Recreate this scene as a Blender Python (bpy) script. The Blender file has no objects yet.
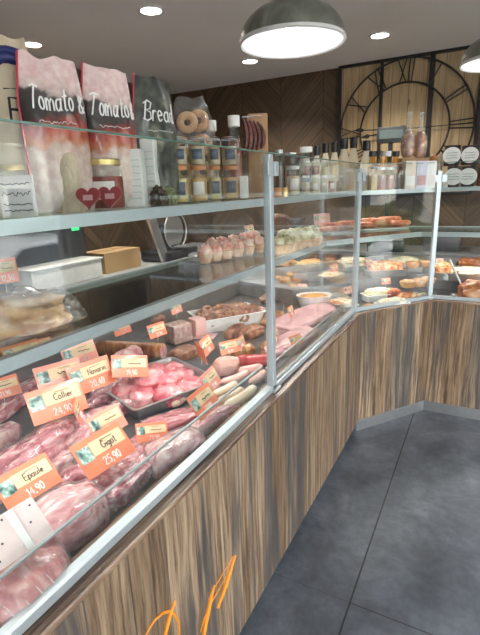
import bpy, bmesh, math, random
from mathutils import Vector, Matrix, Euler, noise
PI = math.pi
random.seed(7)
scn = bpy.context.scene
COL = scn.collection

# ------------------------------------------------------------------ camera
YAW, PITCH, ROLL, FOC, EYE = -0.4997, 0.2756, -0.036085, 453.8, 1.5
fw = Vector((math.sin(YAW)*math.cos(PITCH), math.cos(YAW)*math.cos(PITCH), -math.sin(PITCH)))
r0 = Vector((math.cos(YAW), -math.sin(YAW), 0)); u0 = r0.cross(fw)
rt = math.cos(ROLL)*r0 + math.sin(ROLL)*u0
up = -math.sin(ROLL)*r0 + math.cos(ROLL)*u0
cam_d = bpy.data.cameras.new('camera'); cam = bpy.data.objects.new('camera', cam_d); COL.objects.link(cam)
cam.matrix_world = Matrix(((rt.x, up.x, -fw.x, 0), (rt.y, up.y, -fw.y, 0), (rt.z, up.z, -fw.z, EYE), (0, 0, 0, 1)))
cam_d.sensor_fit = 'VERTICAL'; cam_d.sensor_height = 24; cam_d.lens = FOC*24/635
cam_d.clip_start = 0.02; cam_d.clip_end = 200
scn.camera = cam
EYEV = Vector((0, 0, EYE))
def ray(px, py): return fw + rt*((px-240)/FOC) - up*((py-317.5)/FOC)
def at(px, py, z):            # point of a measured spot lying at height z
    d = ray(px, py); return EYEV + d*((z-EYE)/d.z)
def atx(px, py, X):
    d = ray(px, py); return EYEV + d*(X/d.x)
def aty(px, py, Y):
    d = ray(px, py); return EYEV + d*(Y/d.y)
def mpp(P): return (Vector(P)-EYEV).dot(fw)/FOC      # metres per pixel at a point

# ------------------------------------------------------------------ materials
MATS = {}
class NT:
    def __init__(s, name):
        s.m = bpy.data.materials.new(name); s.m.use_nodes = True; s.t = s.m.node_tree; s.t.nodes.clear()
        s.out = s.t.nodes.new('ShaderNodeOutputMaterial')
    def n(s, typ, props=None, **inp):
        nd = s.t.nodes.new('ShaderNode'+typ)
        for k, v in (props or {}).items(): setattr(nd, k, v)
        for k, v in inp.items():
            key = int(k[1:]) if k[0] == 'i' and k[1:].isdigit() else k.replace('_', ' ')
            sock = nd.inputs[key]
            if isinstance(v, bpy.types.NodeSocket): s.t.links.new(v, sock)
            else: sock.default_value = v
        return nd
    def coord(s, scale=(1, 1, 1), kind='Object', rot=(0, 0, 0), jitter=False):
        c = s.n('TexCoord').outputs[kind]
        if jitter:
            rnd = s.n('ObjectInfo').outputs['Random']
            off = s.n('VectorMath', {'operation': 'SCALE'}, i0=(13, 7, 19)); s.t.links.new(rnd, off.inputs[3])
            c = s.n('VectorMath', {'operation': 'ADD'}, i0=c, i1=off.outputs[0]).outputs[0]
        return s.n('Mapping', None, Vector=c, Scale=scale, Rotation=rot).outputs[0]
    def ramp(s, fac, stops, interp='LINEAR'):
        r = s.n('ValToRGB', None, Fac=fac); e = r.color_ramp; e.interpolation = interp
        while len(e.elements) < len(stops): e.elements.new(0.5)
        for el, (p, c) in zip(e.elements, stops): el.position = p; el.color = (*c[:3], 1)
        return r.outputs[0]
    def math(s, op, a, b=0.0, c=0.0):
        return s.n('Math', {'operation': op}, i0=a, i1=b, i2=c).outputs[0]
    def mix(s, f, a, b, blend='MIX'):
        nd = s.n('MixRGB', {'blend_type': blend}, Fac=f, Color1=a, Color2=b); return nd.outputs[0]
    def bsdf(s, **k):
        b = s.n('BsdfPrincipled', None, **k); s.t.links.new(b.outputs[0], s.out.inputs[0]); return b
def c4(c): return (*c[:3], 1)

def plain(name, col, rough=.5, metal=0, emit=None, es=0, coat=0, var=.06, vs=30, bump=0, bs=80, alpha=None):
    """small tonal variation over a plain colour"""
    if name in MATS: return MATS[name]
    t = NT(name); co = t.coord()
    nz = t.n('TexNoise', None, Vector=co, Scale=vs, Detail=3.0).outputs[0]
    c = t.ramp(nz, [(.3, [max(0, x*(1-var)) for x in col]), (.7, [min(1, x*(1+var)) for x in col])])
    k = dict(Base_Color=c, Roughness=rough, Metallic=metal)
    if coat: k['Coat_Weight'] = coat; k['Coat_Roughness'] = .1
    if emit: k['Emission_Color'] = c4(emit); k['Emission_Strength'] = es
    if bump:
        h = t.n('TexNoise', None, Vector=co, Scale=bs, Detail=4.0).outputs[0]
        k['Normal'] = t.n('Bump', None, Height=h, Strength=bump, Distance=.01).outputs[0]
    t.bsdf(**k); MATS[name] = t.m; return t.m

def mottled(name, stops, scale=20, stretch=(1, 1, 1), rough=.4, coat=0, bump=.3, bs=60, distort=0, detail=5, crinkle=0, rot=(0, 0, 0), metal=0, spec=.5):
    if name in MATS: return MATS[name]
    t = NT(name); co = t.coord(stretch, jitter=True, rot=rot)
    nz = t.n('TexNoise', None, Vector=co, Scale=scale, Detail=detail, Distortion=distort).outputs[0]
    c = t.ramp(nz, stops)
    k = dict(Base_Color=c, Roughness=rough, Metallic=metal, Specular_IOR_Level=spec)
    if coat: k['Coat_Weight'] = coat; k['Coat_Roughness'] = .08
    h = t.n('TexNoise', None, Vector=co, Scale=bs, Detail=3.0).outputs[0]
    bn = t.n('Bump', None, Height=h, Strength=bump, Distance=.004).outputs[0]
    k['Normal'] = bn
    if crinkle:
        v = t.n('TexNoise', {'noise_type': 'RIDGED_MULTIFRACTAL'}, Vector=t.coord(jitter=True), Scale=crinkle, Detail=3.0, Distortion=.8).outputs[0]
        k['Coat_Normal'] = t.n('Bump', None, Height=v, Strength=1.0, Distance=.02).outputs[0]
    t.bsdf(**k); MATS[name] = t.m; return t.m

def pane(name, tint=(1, 1, 1), ior=1.5, rough=0.0, wrinkle=0, haze=0, hazecol=(1, 1, 1)):
    """thin clear sheet: see-through with Fresnel reflection"""
    if name in MATS: return MATS[name]
    t = NT(name)
    nrm = None
    if wrinkle:
        v = t.n('TexNoise', {'noise_type': 'RIDGED_MULTIFRACTAL'}, Vector=t.coord(jitter=True), Scale=wrinkle, Detail=3.0, Distortion=1.0).outputs[0]
        nrm = t.n('Bump', None, Height=v, Strength=1.0, Distance=.018).outputs[0]
    bf = t.n('NewGeometry').outputs['Backfacing']
    k = {'IOR': t.math('MULTIPLY_ADD', bf, 1/ior-ior, ior)}
    if nrm is not None: k['Normal'] = nrm
    f = t.n('Fresnel', None, **k).outputs[0]
    tr = t.n('BsdfTransparent', None, Color=c4(tint)).outputs[0]
    gk = dict(Color=(1, 1, 1, 1), Roughness=rough)
    if nrm is not None: gk['Normal'] = nrm
    gl = t.n('BsdfGlossy', None, **gk).outputs[0]
    if haze:
        df = t.n('BsdfDiffuse', None, Color=c4(hazecol)).outputs[0]
        tr = t.n('MixShader', None, Fac=haze, i1=tr, i2=df).outputs[0]
    mx = t.n('MixShader', None, Fac=f, i1=tr, i2=gl).outputs[0]
    t.t.links.new(mx, t.out.inputs[0]); MATS[name] = t.m; return t.m

GLASS = pane('clear_display_glass', (.97, .985, .978), ior=1.42)
SHELFGLASS = pane('shelf_glass', (.88, .94, .91), ior=1.33)
JARGLASS = pane('jar_glass', (.93, .96, .95), rough=.03)
FILM = pane('plastic_film', (.95, .93, .94), rough=.12, wrinkle=26, haze=.06)
CLEARBAG = pane('clear_bag_film', (.97, .96, .94), rough=.1, wrinkle=18, haze=.06)
EDGE = plain('green_glass_edge', (.12, .22, .18), .25)
ALU = plain('brushed_aluminium', (.60, .63, .64), .38, .75, var=.04)
ALUW = plain('satin_white_aluminium', (.48, .54, .57), .36, .4, var=.03)
STEEL = plain('stainless_steel', (.50, .50, .50), .3, .85, var=.05)
STEELD = plain('dull_steel', (.33, .33, .34), .42, .7, var=.08)
BLACK = plain('black_plastic', (.018, .018, .02), .35)
BLACKM = plain('black_steel', (.022, .02, .02), .5, .3)
WHITE = plain('white_plastic', (.78, .78, .76), .35)
CREAM = plain('cream_card', (.76, .56, .34), .55)
DARKINK = plain('dark_ink', (.03, .025, .03), .6)
WHITEINK = plain('white_ink', (.85, .84, .82), .6)
GOLD = plain('gold_lid', (.62, .47, .20), .35, .7)

def wood_laminate():
    t = NT('rustic_oak_laminate')
    co = t.n('TexCoord').outputs['Object']
    sx = t.n('SeparateXYZ', None, Vector=co)
    a, z = sx.outputs[0], sx.outputs[2]
    wob = t.n('TexNoise', None, Vector=t.n('Mapping', None, Vector=co, Scale=(3, 3, .6)).outputs[0], Scale=1.5, Detail=2.0).outputs[0]
    q = t.math('MULTIPLY', a, 8.2)
    pid = t.math('FLOOR', q)
    frac = t.math('FRACT', q)
    rnd = t.n('TexWhiteNoise', {'noise_dimensions': '1D'}, W=pid).outputs[0]
    off = t.math('MULTIPLY', rnd, 9.0)
    vec = t.n('CombineXYZ', None, X=a, Y=off, Z=z).outputs[0]
    wv = t.n('TexNoise', None, Vector=t.n('Mapping', None, Vector=vec, Scale=(5, 1, 3)).outputs[0], Scale=1.0, Detail=2.0).outputs[0]
    aw = t.math('ADD', a, t.math('MULTIPLY', t.math('SUBTRACT', wv, .5), .032))
    vec = t.n('CombineXYZ', None, X=aw, Y=off, Z=z).outputs[0]
    grain = t.n('TexNoise', None, Vector=t.n('Mapping', None, Vector=vec, Scale=(60, 1, 2.2)).outputs[0], Scale=1.0, Detail=8.0, Roughness=.72).outputs[0]
    broad = t.n('TexNoise', None, Vector=t.n('Mapping', None, Vector=vec, Scale=(9, 1, .55)).outputs[0], Scale=1.0, Detail=4.0, Distortion=.8).outputs[0]
    base = t.ramp(grain, [(.33, (.05, .034, .024)), (.45, (.20, .135, .088)), (.55, (.36, .262, .178)), (.7, (.54, .42, .305))])
    tone = t.ramp(rnd, [(0, (.62, .55, .48)), (.5, (.95, .90, .84)), (1, (1.08, 1.05, 1.01))])
    c = t.mix(1.0, base, tone, 'MULTIPLY')
    dark = t.ramp(broad, [(.52, (0, 0, 0)), (.60, (1, 1, 1))])
    c = t.mix(t.math('MULTIPLY', dark, t.math('MULTIPLY_ADD', grain, -1.3, 1.5)), c, (.075, .070, .068, 1))
    edge = t.math('LESS_THAN', frac, .035)
    c = t.mix(t.math('MULTIPLY', edge, .6), c, (.06, .042, .03, 1))
    b = t.n('Bump', None, Height=grain, Strength=.25, Distance=.002).outputs[0]
    t.bsdf(Base_Color=c, Roughness=.45, Normal=b, Specular_IOR_Level=.35)
    return t.m
WOODP = wood_laminate()
def ledge_wood():
    t = NT('ledge_laminate')
    co = t.coord((3, 46, 3))
    g = t.n('TexNoise', None, Vector=co, Scale=1.0, Detail=5.0, Distortion=.6).outputs[0]
    c = t.ramp(g, [(.35, (.07, .035, .025)), (.5, (.22, .13, .085)), (.65, (.40, .28, .19))])
    t.bsdf(Base_Color=c, Roughness=.25)
    return t.m
LEDGE = ledge_wood()

def herring():
    t = NT('dark_chevron_planks')
    co = t.n('TexCoord').outputs['Object']
    s = t.n('SeparateXYZ', None, Vector=co)
    x = t.math('ADD', s.outputs[0], s.outputs[1]); z = s.outputs[2]
    w = .46
    xi = t.math('DIVIDE', x, w); ci = t.math('FLOOR', xi)
    tri = t.math('PINGPONG', x, w)
    zz = t.math('SUBTRACT', z, tri)
    q = t.math('DIVIDE', zz, .115); pi_ = t.math('FLOOR', q); fr = t.math('FRACT', q)
    rnd = t.n('TexWhiteNoise', {'noise_dimensions': '2D'}, Vector=t.n('CombineXYZ', None, X=ci, Y=pi_).outputs[0]).outputs[0]
    g = t.n('TexNoise', None, Vector=t.n('CombineXYZ', None, X=t.math('MULTIPLY', zz, 60.0), Y=t.math('MULTIPLY', x, 3.0), Z=t.math('MULTIPLY', rnd, 30.0)).outputs[0], Scale=1.0, Detail=4.0).outputs[0]
    c = t.ramp(g, [(.3, (.060, .038, .022)), (.7, (.135, .088, .052))])
    c = t.mix(1.0, c, t.ramp(rnd, [(0, (.72, .72, .72)), (1, (1.25, 1.2, 1.15))]), 'MULTIPLY')
    ed = t.math('ADD', t.math('LESS_THAN', fr, .045), t.math('LESS_THAN', t.math('FRACT', xi), .012))
    c = t.mix(ed, c, (.02, .014, .01, 1))
    t.bsdf(Base_Color=c, Roughness=.5)
    return t.m
HERR = herring()

def floor_mat():
    t = NT('slate_floor_tiles')
    co = t.n('TexCoord').outputs['Object']
    s = t.n('SeparateXYZ', None, Vector=co)
    fx = t.math('FRACT', t.math('DIVIDE', t.math('ADD', s.outputs[0], .318+12.4), 1.24))
    right = t.math('GREATER_THAN', s.outputs[0], -.318)
    ly = t.math('ADD', s.outputs[1], 18.6-1.35)
    fr = t.math('FRACT', t.math('DIVIDE', ly, 1.86)); fl = t.math('FRACT', t.math('DIVIDE', ly, .62))
    gx = t.math('LESS_THAN', fx, .0055)
    gy = t.math('MAXIMUM', t.math('MULTIPLY', right, t.math('LESS_THAN', fr, .0022)), t.math('MULTIPLY', t.math('SUBTRACT', 1.0, right), t.math('MULTIPLY', t.math('LESS_THAN', fl, .006), .35)))
    gr = t.math('MAXIMUM', gx, gy)
    n1 = t.n('TexNoise', None, Vector=co, Scale=3.4, Detail=10.0, Roughness=.72, Distortion=.4).outputs[0]
    n2 = t.n('TexNoise', None, Vector=co, Scale=26.0, Detail=4.0).outputs[0]
    c = t.ramp(n1, [(.30, (.055, .062, .073)), (.47, (.098, .108, .125)), (.58, (.15, .163, .185)), (.72, (.25, .265, .29))])
    c = t.mix(.16, c, t.ramp(n2, [(.3, (.03, .034, .04)), (.7, (.21, .225, .24))]))
    c = t.mix(gr, c, (.022, .023, .022, 1))
    b = t.n('Bump', None, Height=t.math('SUBTRACT', n2, t.math('MULTIPLY', gr, 3.0)), Strength=.12, Distance=.004).outputs[0]
    rg = t.ramp(n1, [(.3, (.38,)*3), (.7, (.55,)*3)])
    t.bsdf(Base_Color=c, Roughness=rg, Normal=b)
    return t.m
FLOORM = floor_mat()

def pine():
    t = NT('pale_pine_boards')
    co = t.n('TexCoord').outputs['Object']
    s = t.n('SeparateXYZ', None, Vector=co); x = s.outputs[0]
    q = t.math('DIVIDE', x, .152); pid = t.math('FLOOR', q); fr = t.math('FRACT', q)
    rnd = t.n('TexWhiteNoise', {'noise_dimensions': '1D'}, W=pid).outputs[0]
    vec = t.n('CombineXYZ', None, X=x, Y=t.math('MULTIPLY', rnd, 8.0), Z=s.outputs[2]).outputs[0]
    g = t.n('TexNoise', None, Vector=t.n('Mapping', None, Vector=vec, Scale=(38, 1, 1.6)).outputs[0], Scale=1.0, Detail=4.0, Distortion=1.2).outputs[0]
    c = t.ramp(g, [(.3, (.33, .225, .115)), (.55, (.47, .345, .195)), (.8, (.56, .43, .26))])
    v = t.n('TexVoronoi', None, Vector=t.n('Mapping', None, Vector=vec, Scale=(7, 1, 3.4)).outputs[0], Scale=1.0)
    kn = t.ramp(v.outputs['Distance'], [(.05, (1, 1, 1)), (.12, (0, 0, 0))])
    c = t.mix(t.math('MULTIPLY', kn, .75), c, (.13, .065, .03, 1))
    c = t.mix(t.math('LESS_THAN', fr, .03), c, (.12, .07, .035, 1))
    c = t.mix(1.0, c, t.ramp(rnd, [(0, (.86, .86, .86)), (1, (1.06, 1.05, 1.02))]), 'MULTIPLY')
    t.bsdf(Base_Color=c, Roughness=.6)
    return t.m
PINE = pine()

# meats
PORK = mottled('marbled_pork', [(.34, (.30, .045, .065)), (.45, (.54, .15, .18)), (.55, (.70, .34, .35)), (.66, (.85, .68, .64))], 17, (1, 2.4, 2), .38, .55, .35, 40, 1.2, crinkle=30)
HAM = mottled('pink_ham', [(.34, (.50, .13, .15)), (.46, (.72, .32, .33)), (.56, (.80, .48, .46)), (.68, (.86, .72, .66))], 13, (1, 2.2, 1), .34, .6, .4, 45, 1.4, crinkle=26)
MINCE = mottled('chopped_meat', [(.3, (.34, .045, .07)), (.45, (.60, .15, .18)), (.56, (.78, .42, .44)), (.66, (.86, .68, .66))], 42, (1, 1, 1), .35, .5, .8, 60, .6, crinkle=34)
RED = mottled('lean_red_meat', [(.3, (.42, .07, .09)), (.55, (.66, .20, .22)), (.75, (.80, .44, .43))], 14, (1, 3, 2), .32, .6, .3, 50, .8)
PALE = mottled('pale_pink_pork', [(.34, (.46, .17, .19)), (.48, (.66, .38, .37)), (.58, (.76, .56, .52)), (.7, (.84, .72, .68))], 16, (1, 2, 1), .34, .6, .4, 45, 1.4, crinkle=30)
NETM = mottled('netted_roast', [(.34, (.42, .07, .08)), (.5, (.62, .20, .19)), (.66, (.78, .46, .41))], 16, (2.5, 1, 1), .4, .6, .4, 50, .8, crinkle=24)
CHEEK = mottled('glossy_pink_meat', [(.34, (.46, .07, .10)), (.48, (.66, .18, .21)), (.60, (.78, .36, .37)), (.72, (.86, .60, .57))], 16, (1, 1, 1), .28, .7, .25, 35, .6)
WSAUS = mottled('white_sausage', [(.3, (.70, .50, .33)), (.6, (.84, .70, .53)), (.8, (.88, .79, .66))], 9, (1, 1, 1), .35, .5, .1, 60)
PSAUS = mottled('pink_sausage', [(.3, (.72, .36, .30)), (.6, (.82, .52, .44)), (.8, (.88, .68, .60))], 9, (1, 1, 1), .35, .5, .1, 60)
ROASTB = mottled('browned_roast', [(.3, (.15, .045, .02)), (.5, (.38, .15, .05)), (.72, (.62, .33, .13))], 12, (3, 1, 1), .4, .4, .5, 40, .8)
PATE = mottled('brown_pate', [(.3, (.10, .035, .022)), (.5, (.26, .10, .06)), (.68, (.48, .25, .15)), (.8, (.72, .52, .40))], 26, (1, 1, 1), .45, .3, .6, 60)
TERR = mottled('speckled_terrine', [(.35, (.36, .20, .19)), (.55, (.52, .34, .31)), (.7, (.68, .54, .50))], 55, (1, 1, 1), .45, .3, .3, 60)
REDS = plain('red_waxed_sausage', (.46, .035, .05), .3, coat=.4)
PASTRY = mottled('golden_pastry', [(.32, (.30, .13, .05)), (.52, (.58, .33, .15)), (.72, (.78, .56, .33))], 16, (1, 1, 1), .55, 0, .6, 60)
PUFFP = mottled('pink_cream_topping', [(.35, (.70, .22, .17)), (.5, (.82, .45, .36)), (.65, (.90, .72, .60))], 24, (1, 1, 1), .45, .2, .8, 60)
PUFFY = mottled('pale_yellow_topping', [(.36, (.40, .33, .15)), (.5, (.72, .62, .38)), (.64, (.88, .82, .64))], 24, (1, 1, 1), .5, .1, .8, 60)
CUPM = mottled('pastry_cup', [(.3, (.60, .34, .20)), (.6, (.80, .56, .38)), (.8, (.86, .70, .54))], 12, (4, 4, 1), .6, 0, .4, 50)
CRUST = mottled('brown_crust', [(.3, (.28, .11, .04)), (.55, (.52, .27, .11)), (.75, (.72, .47, .24))], 14, (1, 1, 1), .5, 0, .6, 50)
SALADW = mottled('creamy_salad', [(.3, (.58, .44, .22)), (.45, (.80, .70, .46)), (.62, (.88, .84, .70)), (.75, (.62, .58, .30))], 40, (1, 1, 1), .45, .2, .9, 60)
SALADO = mottled('orange_salad', [(.3, (.48, .12, .05)), (.48, (.76, .30, .12)), (.62, (.86, .58, .34)), (.78, (.88, .78, .58))], 38, (1, 1, 1), .4, .3, .9, 60)
SOUP = mottled('orange_sauce', [(.3, (.62, .24, .05)), (.6, (.80, .42, .12)), (.8, (.84, .55, .24))], 30, (1, 1, 1), .3, .5, .4, 60)
SHRIMP = mottled('orange_red_sausage', [(.36, (.34, .05, .02)), (.5, (.66, .18, .08)), (.66, (.84, .44, .26))], 14, (1, 1, 1), .35, .4, .4, 50)
CHICK = mottled('roast_chicken', [(.3, (.18, .04, .015)), (.5, (.46, .15, .05)), (.7, (.72, .36, .16))], 9, (1, 1, 1), .28, .6, .4, 40)
DRYS = mottled('dried_sausage', [(.3, (.035, .008, .006)), (.55, (.12, .022, .014)), (.8, (.25, .07, .045))], 26, (1, 1, 1), .42, .2, .7, 60)
PAPERP = plain('pink_butcher_paper', (.58, .34, .35), .45, var=.22, vs=14, bump=.3, bs=18, coat=.2)
PAPERW = plain('white_paper', (.76, .72, .70), .55, var=.05, bump=.15, bs=20)
CARDBOARD = plain('brown_cardboard', (.42, .27, .13), .7, var=.1, vs=6)

# ------------------------------------------------------------------ mesh helpers
def B(): return bmesh.new()
def obj(name, bm, mat, parent=None, smooth=False, loc=None, rz=0, rot=None):
    me = bpy.data.meshes.new(name)
    bmesh.ops.recalc_face_normals(bm, faces=bm.faces)
    bm.to_mesh(me); bm.free()
    if mat: me.materials.append(mat)
    if smooth:
        for p in me.polygons: p.use_smooth = True
        try: me.set_sharp_from_angle(angle=math.radians(smooth if smooth is not True else 50))
        except Exception: pass
    o = bpy.data.objects.new(name, me); COL.objects.link(o)
    if parent: o.parent = parent
    if loc is not None: o.location = loc
    if rot: o.rotation_euler = rot
    elif rz: o.rotation_euler = (0, 0, rz)
    return o
def tag(o, label, cat, group=None):
    o['label'] = label; o['category'] = cat
    if group: o['group'] = group
    return o
def thing(name, label, cat, loc=(0, 0, 0), rz=0, group=None, rot=None):
    o = bpy.data.objects.new(name, None); COL.objects.link(o); o.empty_display_size = .05
    o.location = loc; o.rotation_euler = rot if rot else (0, 0, rz)
    return tag(o, label, cat, group)
def struct(name, bm, m, parent=None, **k):
    o = obj(name, bm, m, parent, **k)
    if not parent: o['kind'] = 'structure'
    return o
def dup(root, loc, rz, label=None, group=None, scale=None, rot=None):
    def cp(o, par):
        c = o.copy(); COL.objects.link(c)
        if par: c.parent = par
        for ch in [x for x in KIDS.get(o.name, [])] or list(o.children): cp(ch, c)
        return c
    r = cp(root, None); r.location = loc; r.rotation_euler = rot if rot else (0, 0, rz)
    if label: r['label'] = label
    if group: r['group'] = group
    if scale: r.scale = (scale,)*3 if isinstance(scale, (int, float)) else scale
    return r
KIDS = {}
def box(bm, c, s, bev=0, rot=None, seg=2):
    g = bmesh.ops.create_cube(bm, size=1); vs = g['verts']
    m = Matrix.Translation(Vector(c))
    if rot is not None: m = m @ (rot if isinstance(rot, Matrix) else Euler(rot).to_matrix().to_4x4())
    m = m @ Matrix.Diagonal((*s, 1))
    bmesh.ops.transform(bm, matrix=m, verts=vs)
    if bev:
        es = list({e for v in vs for e in v.link_edges})
        bmesh.ops.bevel(bm, geom=es, offset=min(bev, min(s)*.45), segments=seg, affect='EDGES', profile=.5)
    return bm
def boxb(c, s, bev=0, rot=None): return box(B(), c, s, bev, rot)
def lathe(bm, prof, seg=24, c=(0, 0, 0), mat=None):
    rings = []
    for (r, z) in prof:
        if r < 1e-5: rings.append([bm.verts.new((0, 0, z))])
        else: rings.append([bm.verts.new((r*math.cos(2*PI*i/seg), r*math.sin(2*PI*i/seg), z)) for i in range(seg)])
    for a, b in zip(rings, rings[1:]):
        for i in range(seg):
            j = (i+1) % seg
            if len(a) == 1 and len(b) == 1: continue
            if len(a) == 1: bm.faces.new((a[0], b[i], b[j]))
            elif len(b) == 1: bm.faces.new((a[i], a[j], b[0]))
            else: bm.faces.new((a[i], a[j], b[j], b[i]))
    vs = [v for rg in rings for v in rg]
    M = (mat or Matrix.Identity(4)); M = Matrix.Translation(Vector(c)) @ M
    bmesh.ops.transform(bm, matrix=M, verts=vs)
    return bm
def lathed(prof, seg=24, c=(0, 0, 0), mat=None): return lathe(B(), prof, seg, c, mat)
def tube(bm, pts, r, seg=8, cap=True, radii=None):
    pts = [Vector(p) for p in pts]; n = len(pts); rings = []
    prev = None
    for i, p in enumerate(pts):
        t = (pts[min(i+1, n-1)]-pts[max(i-1, 0)])
        if t.length < 1e-9: t = Vector((0, 0, 1))
        t.normalize()
        if prev is None:
            a = Vector((0, 0, 1)) if abs(t.z) < .9 else Vector((1, 0, 0)); x = t.cross(a).normalized()
        else:
            x = (prev - t*prev.dot(t)); x = x.normalized() if x.length > 1e-6 else t.orthogonal().normalized()
        prev = x; y = t.cross(x)
        rr = radii[i] if radii else r
        rings.append([bm.verts.new(p + x*rr*math.cos(2*PI*k/seg) + y*rr*math.sin(2*PI*k/seg)) for k in range(seg)])
    for a, b in zip(rings, rings[1:]):
        for i in range(seg):
            j = (i+1) % seg; bm.faces.new((a[i], a[j], b[j], b[i]))
    if cap:
        bm.faces.new(rings[0][::-1]); bm.faces.new(rings[-1])
    return bm
def prism(bm, poly, z0, z1):
    a = [bm.verts.new((x, y, z0)) for x, y in poly]; b = [bm.verts.new((x, y, z1)) for x, y in poly]
    n = len(poly)
    for i in range(n):
        j = (i+1) % n; bm.faces.new((a[i], a[j], b[j], b[i]))
    bm.faces.new(a[::-1]); bm.faces.new(b)
    return bm
def sgp(v, p): return math.copysign(abs(v)**p, v)
def blob(L, W, H, seed=0, amp=.08, freq=3.0, p=.8, sub=4, flat=.35, bm=None, c=(0, 0, 0), rot=None):
    """irregular lump, base near z=0"""
    own = bm is None; bm = bm or B()
    g = bmesh.ops.create_icosphere(bm, subdivisions=sub, radius=1); vs = g['verts']
    s = Vector((seed*3.7, seed*1.3, seed*2.1))
    for v in vs:
        d = v.co.normalized()
        k = 1 + amp*noise.noise(d*freq + s)*2 + amp*.6*noise.noise(d*freq*2.7 + s*2) + amp*.35*noise.noise(d*freq*6.5 + s*3)
        q = Vector((sgp(d.x, p), sgp(d.y, p), sgp(d.z, p)))*k
        if q.z < -flat: q.z = -flat + (q.z+flat)*.15
        v.co = Vector((q.x*L/2, q.y*W/2, (q.z+flat+.04)*H/(1+flat)))
    M = Matrix.Translation(Vector(c))
    if rot is not None: M = M @ Euler(rot).to_matrix().to_4x4()
    bmesh.ops.transform(bm, matrix=M, verts=vs)
    return bm
def sausage_pts(L, bend=.2, n=9, zz=0):
    return [Vector((L*(i/(n-1)-.5), bend*L*((2*i/(n-1)-1)**2), zz)) for i in range(n)]
def sausage(bm, L, r, bend=.15, n=13, c=(0, 0, 0), seg=12, z=None):
    pts = sausage_pts(L, bend, n, r if z is None else z); rad = []
    for i in range(n):
        t = abs(2*i/(n-1)-1); rad.append(r*max(.12, (1-t**5)**.5))
    return tube(bm, [p+Vector(c) for p in pts], r, seg, True, rad)

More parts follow.
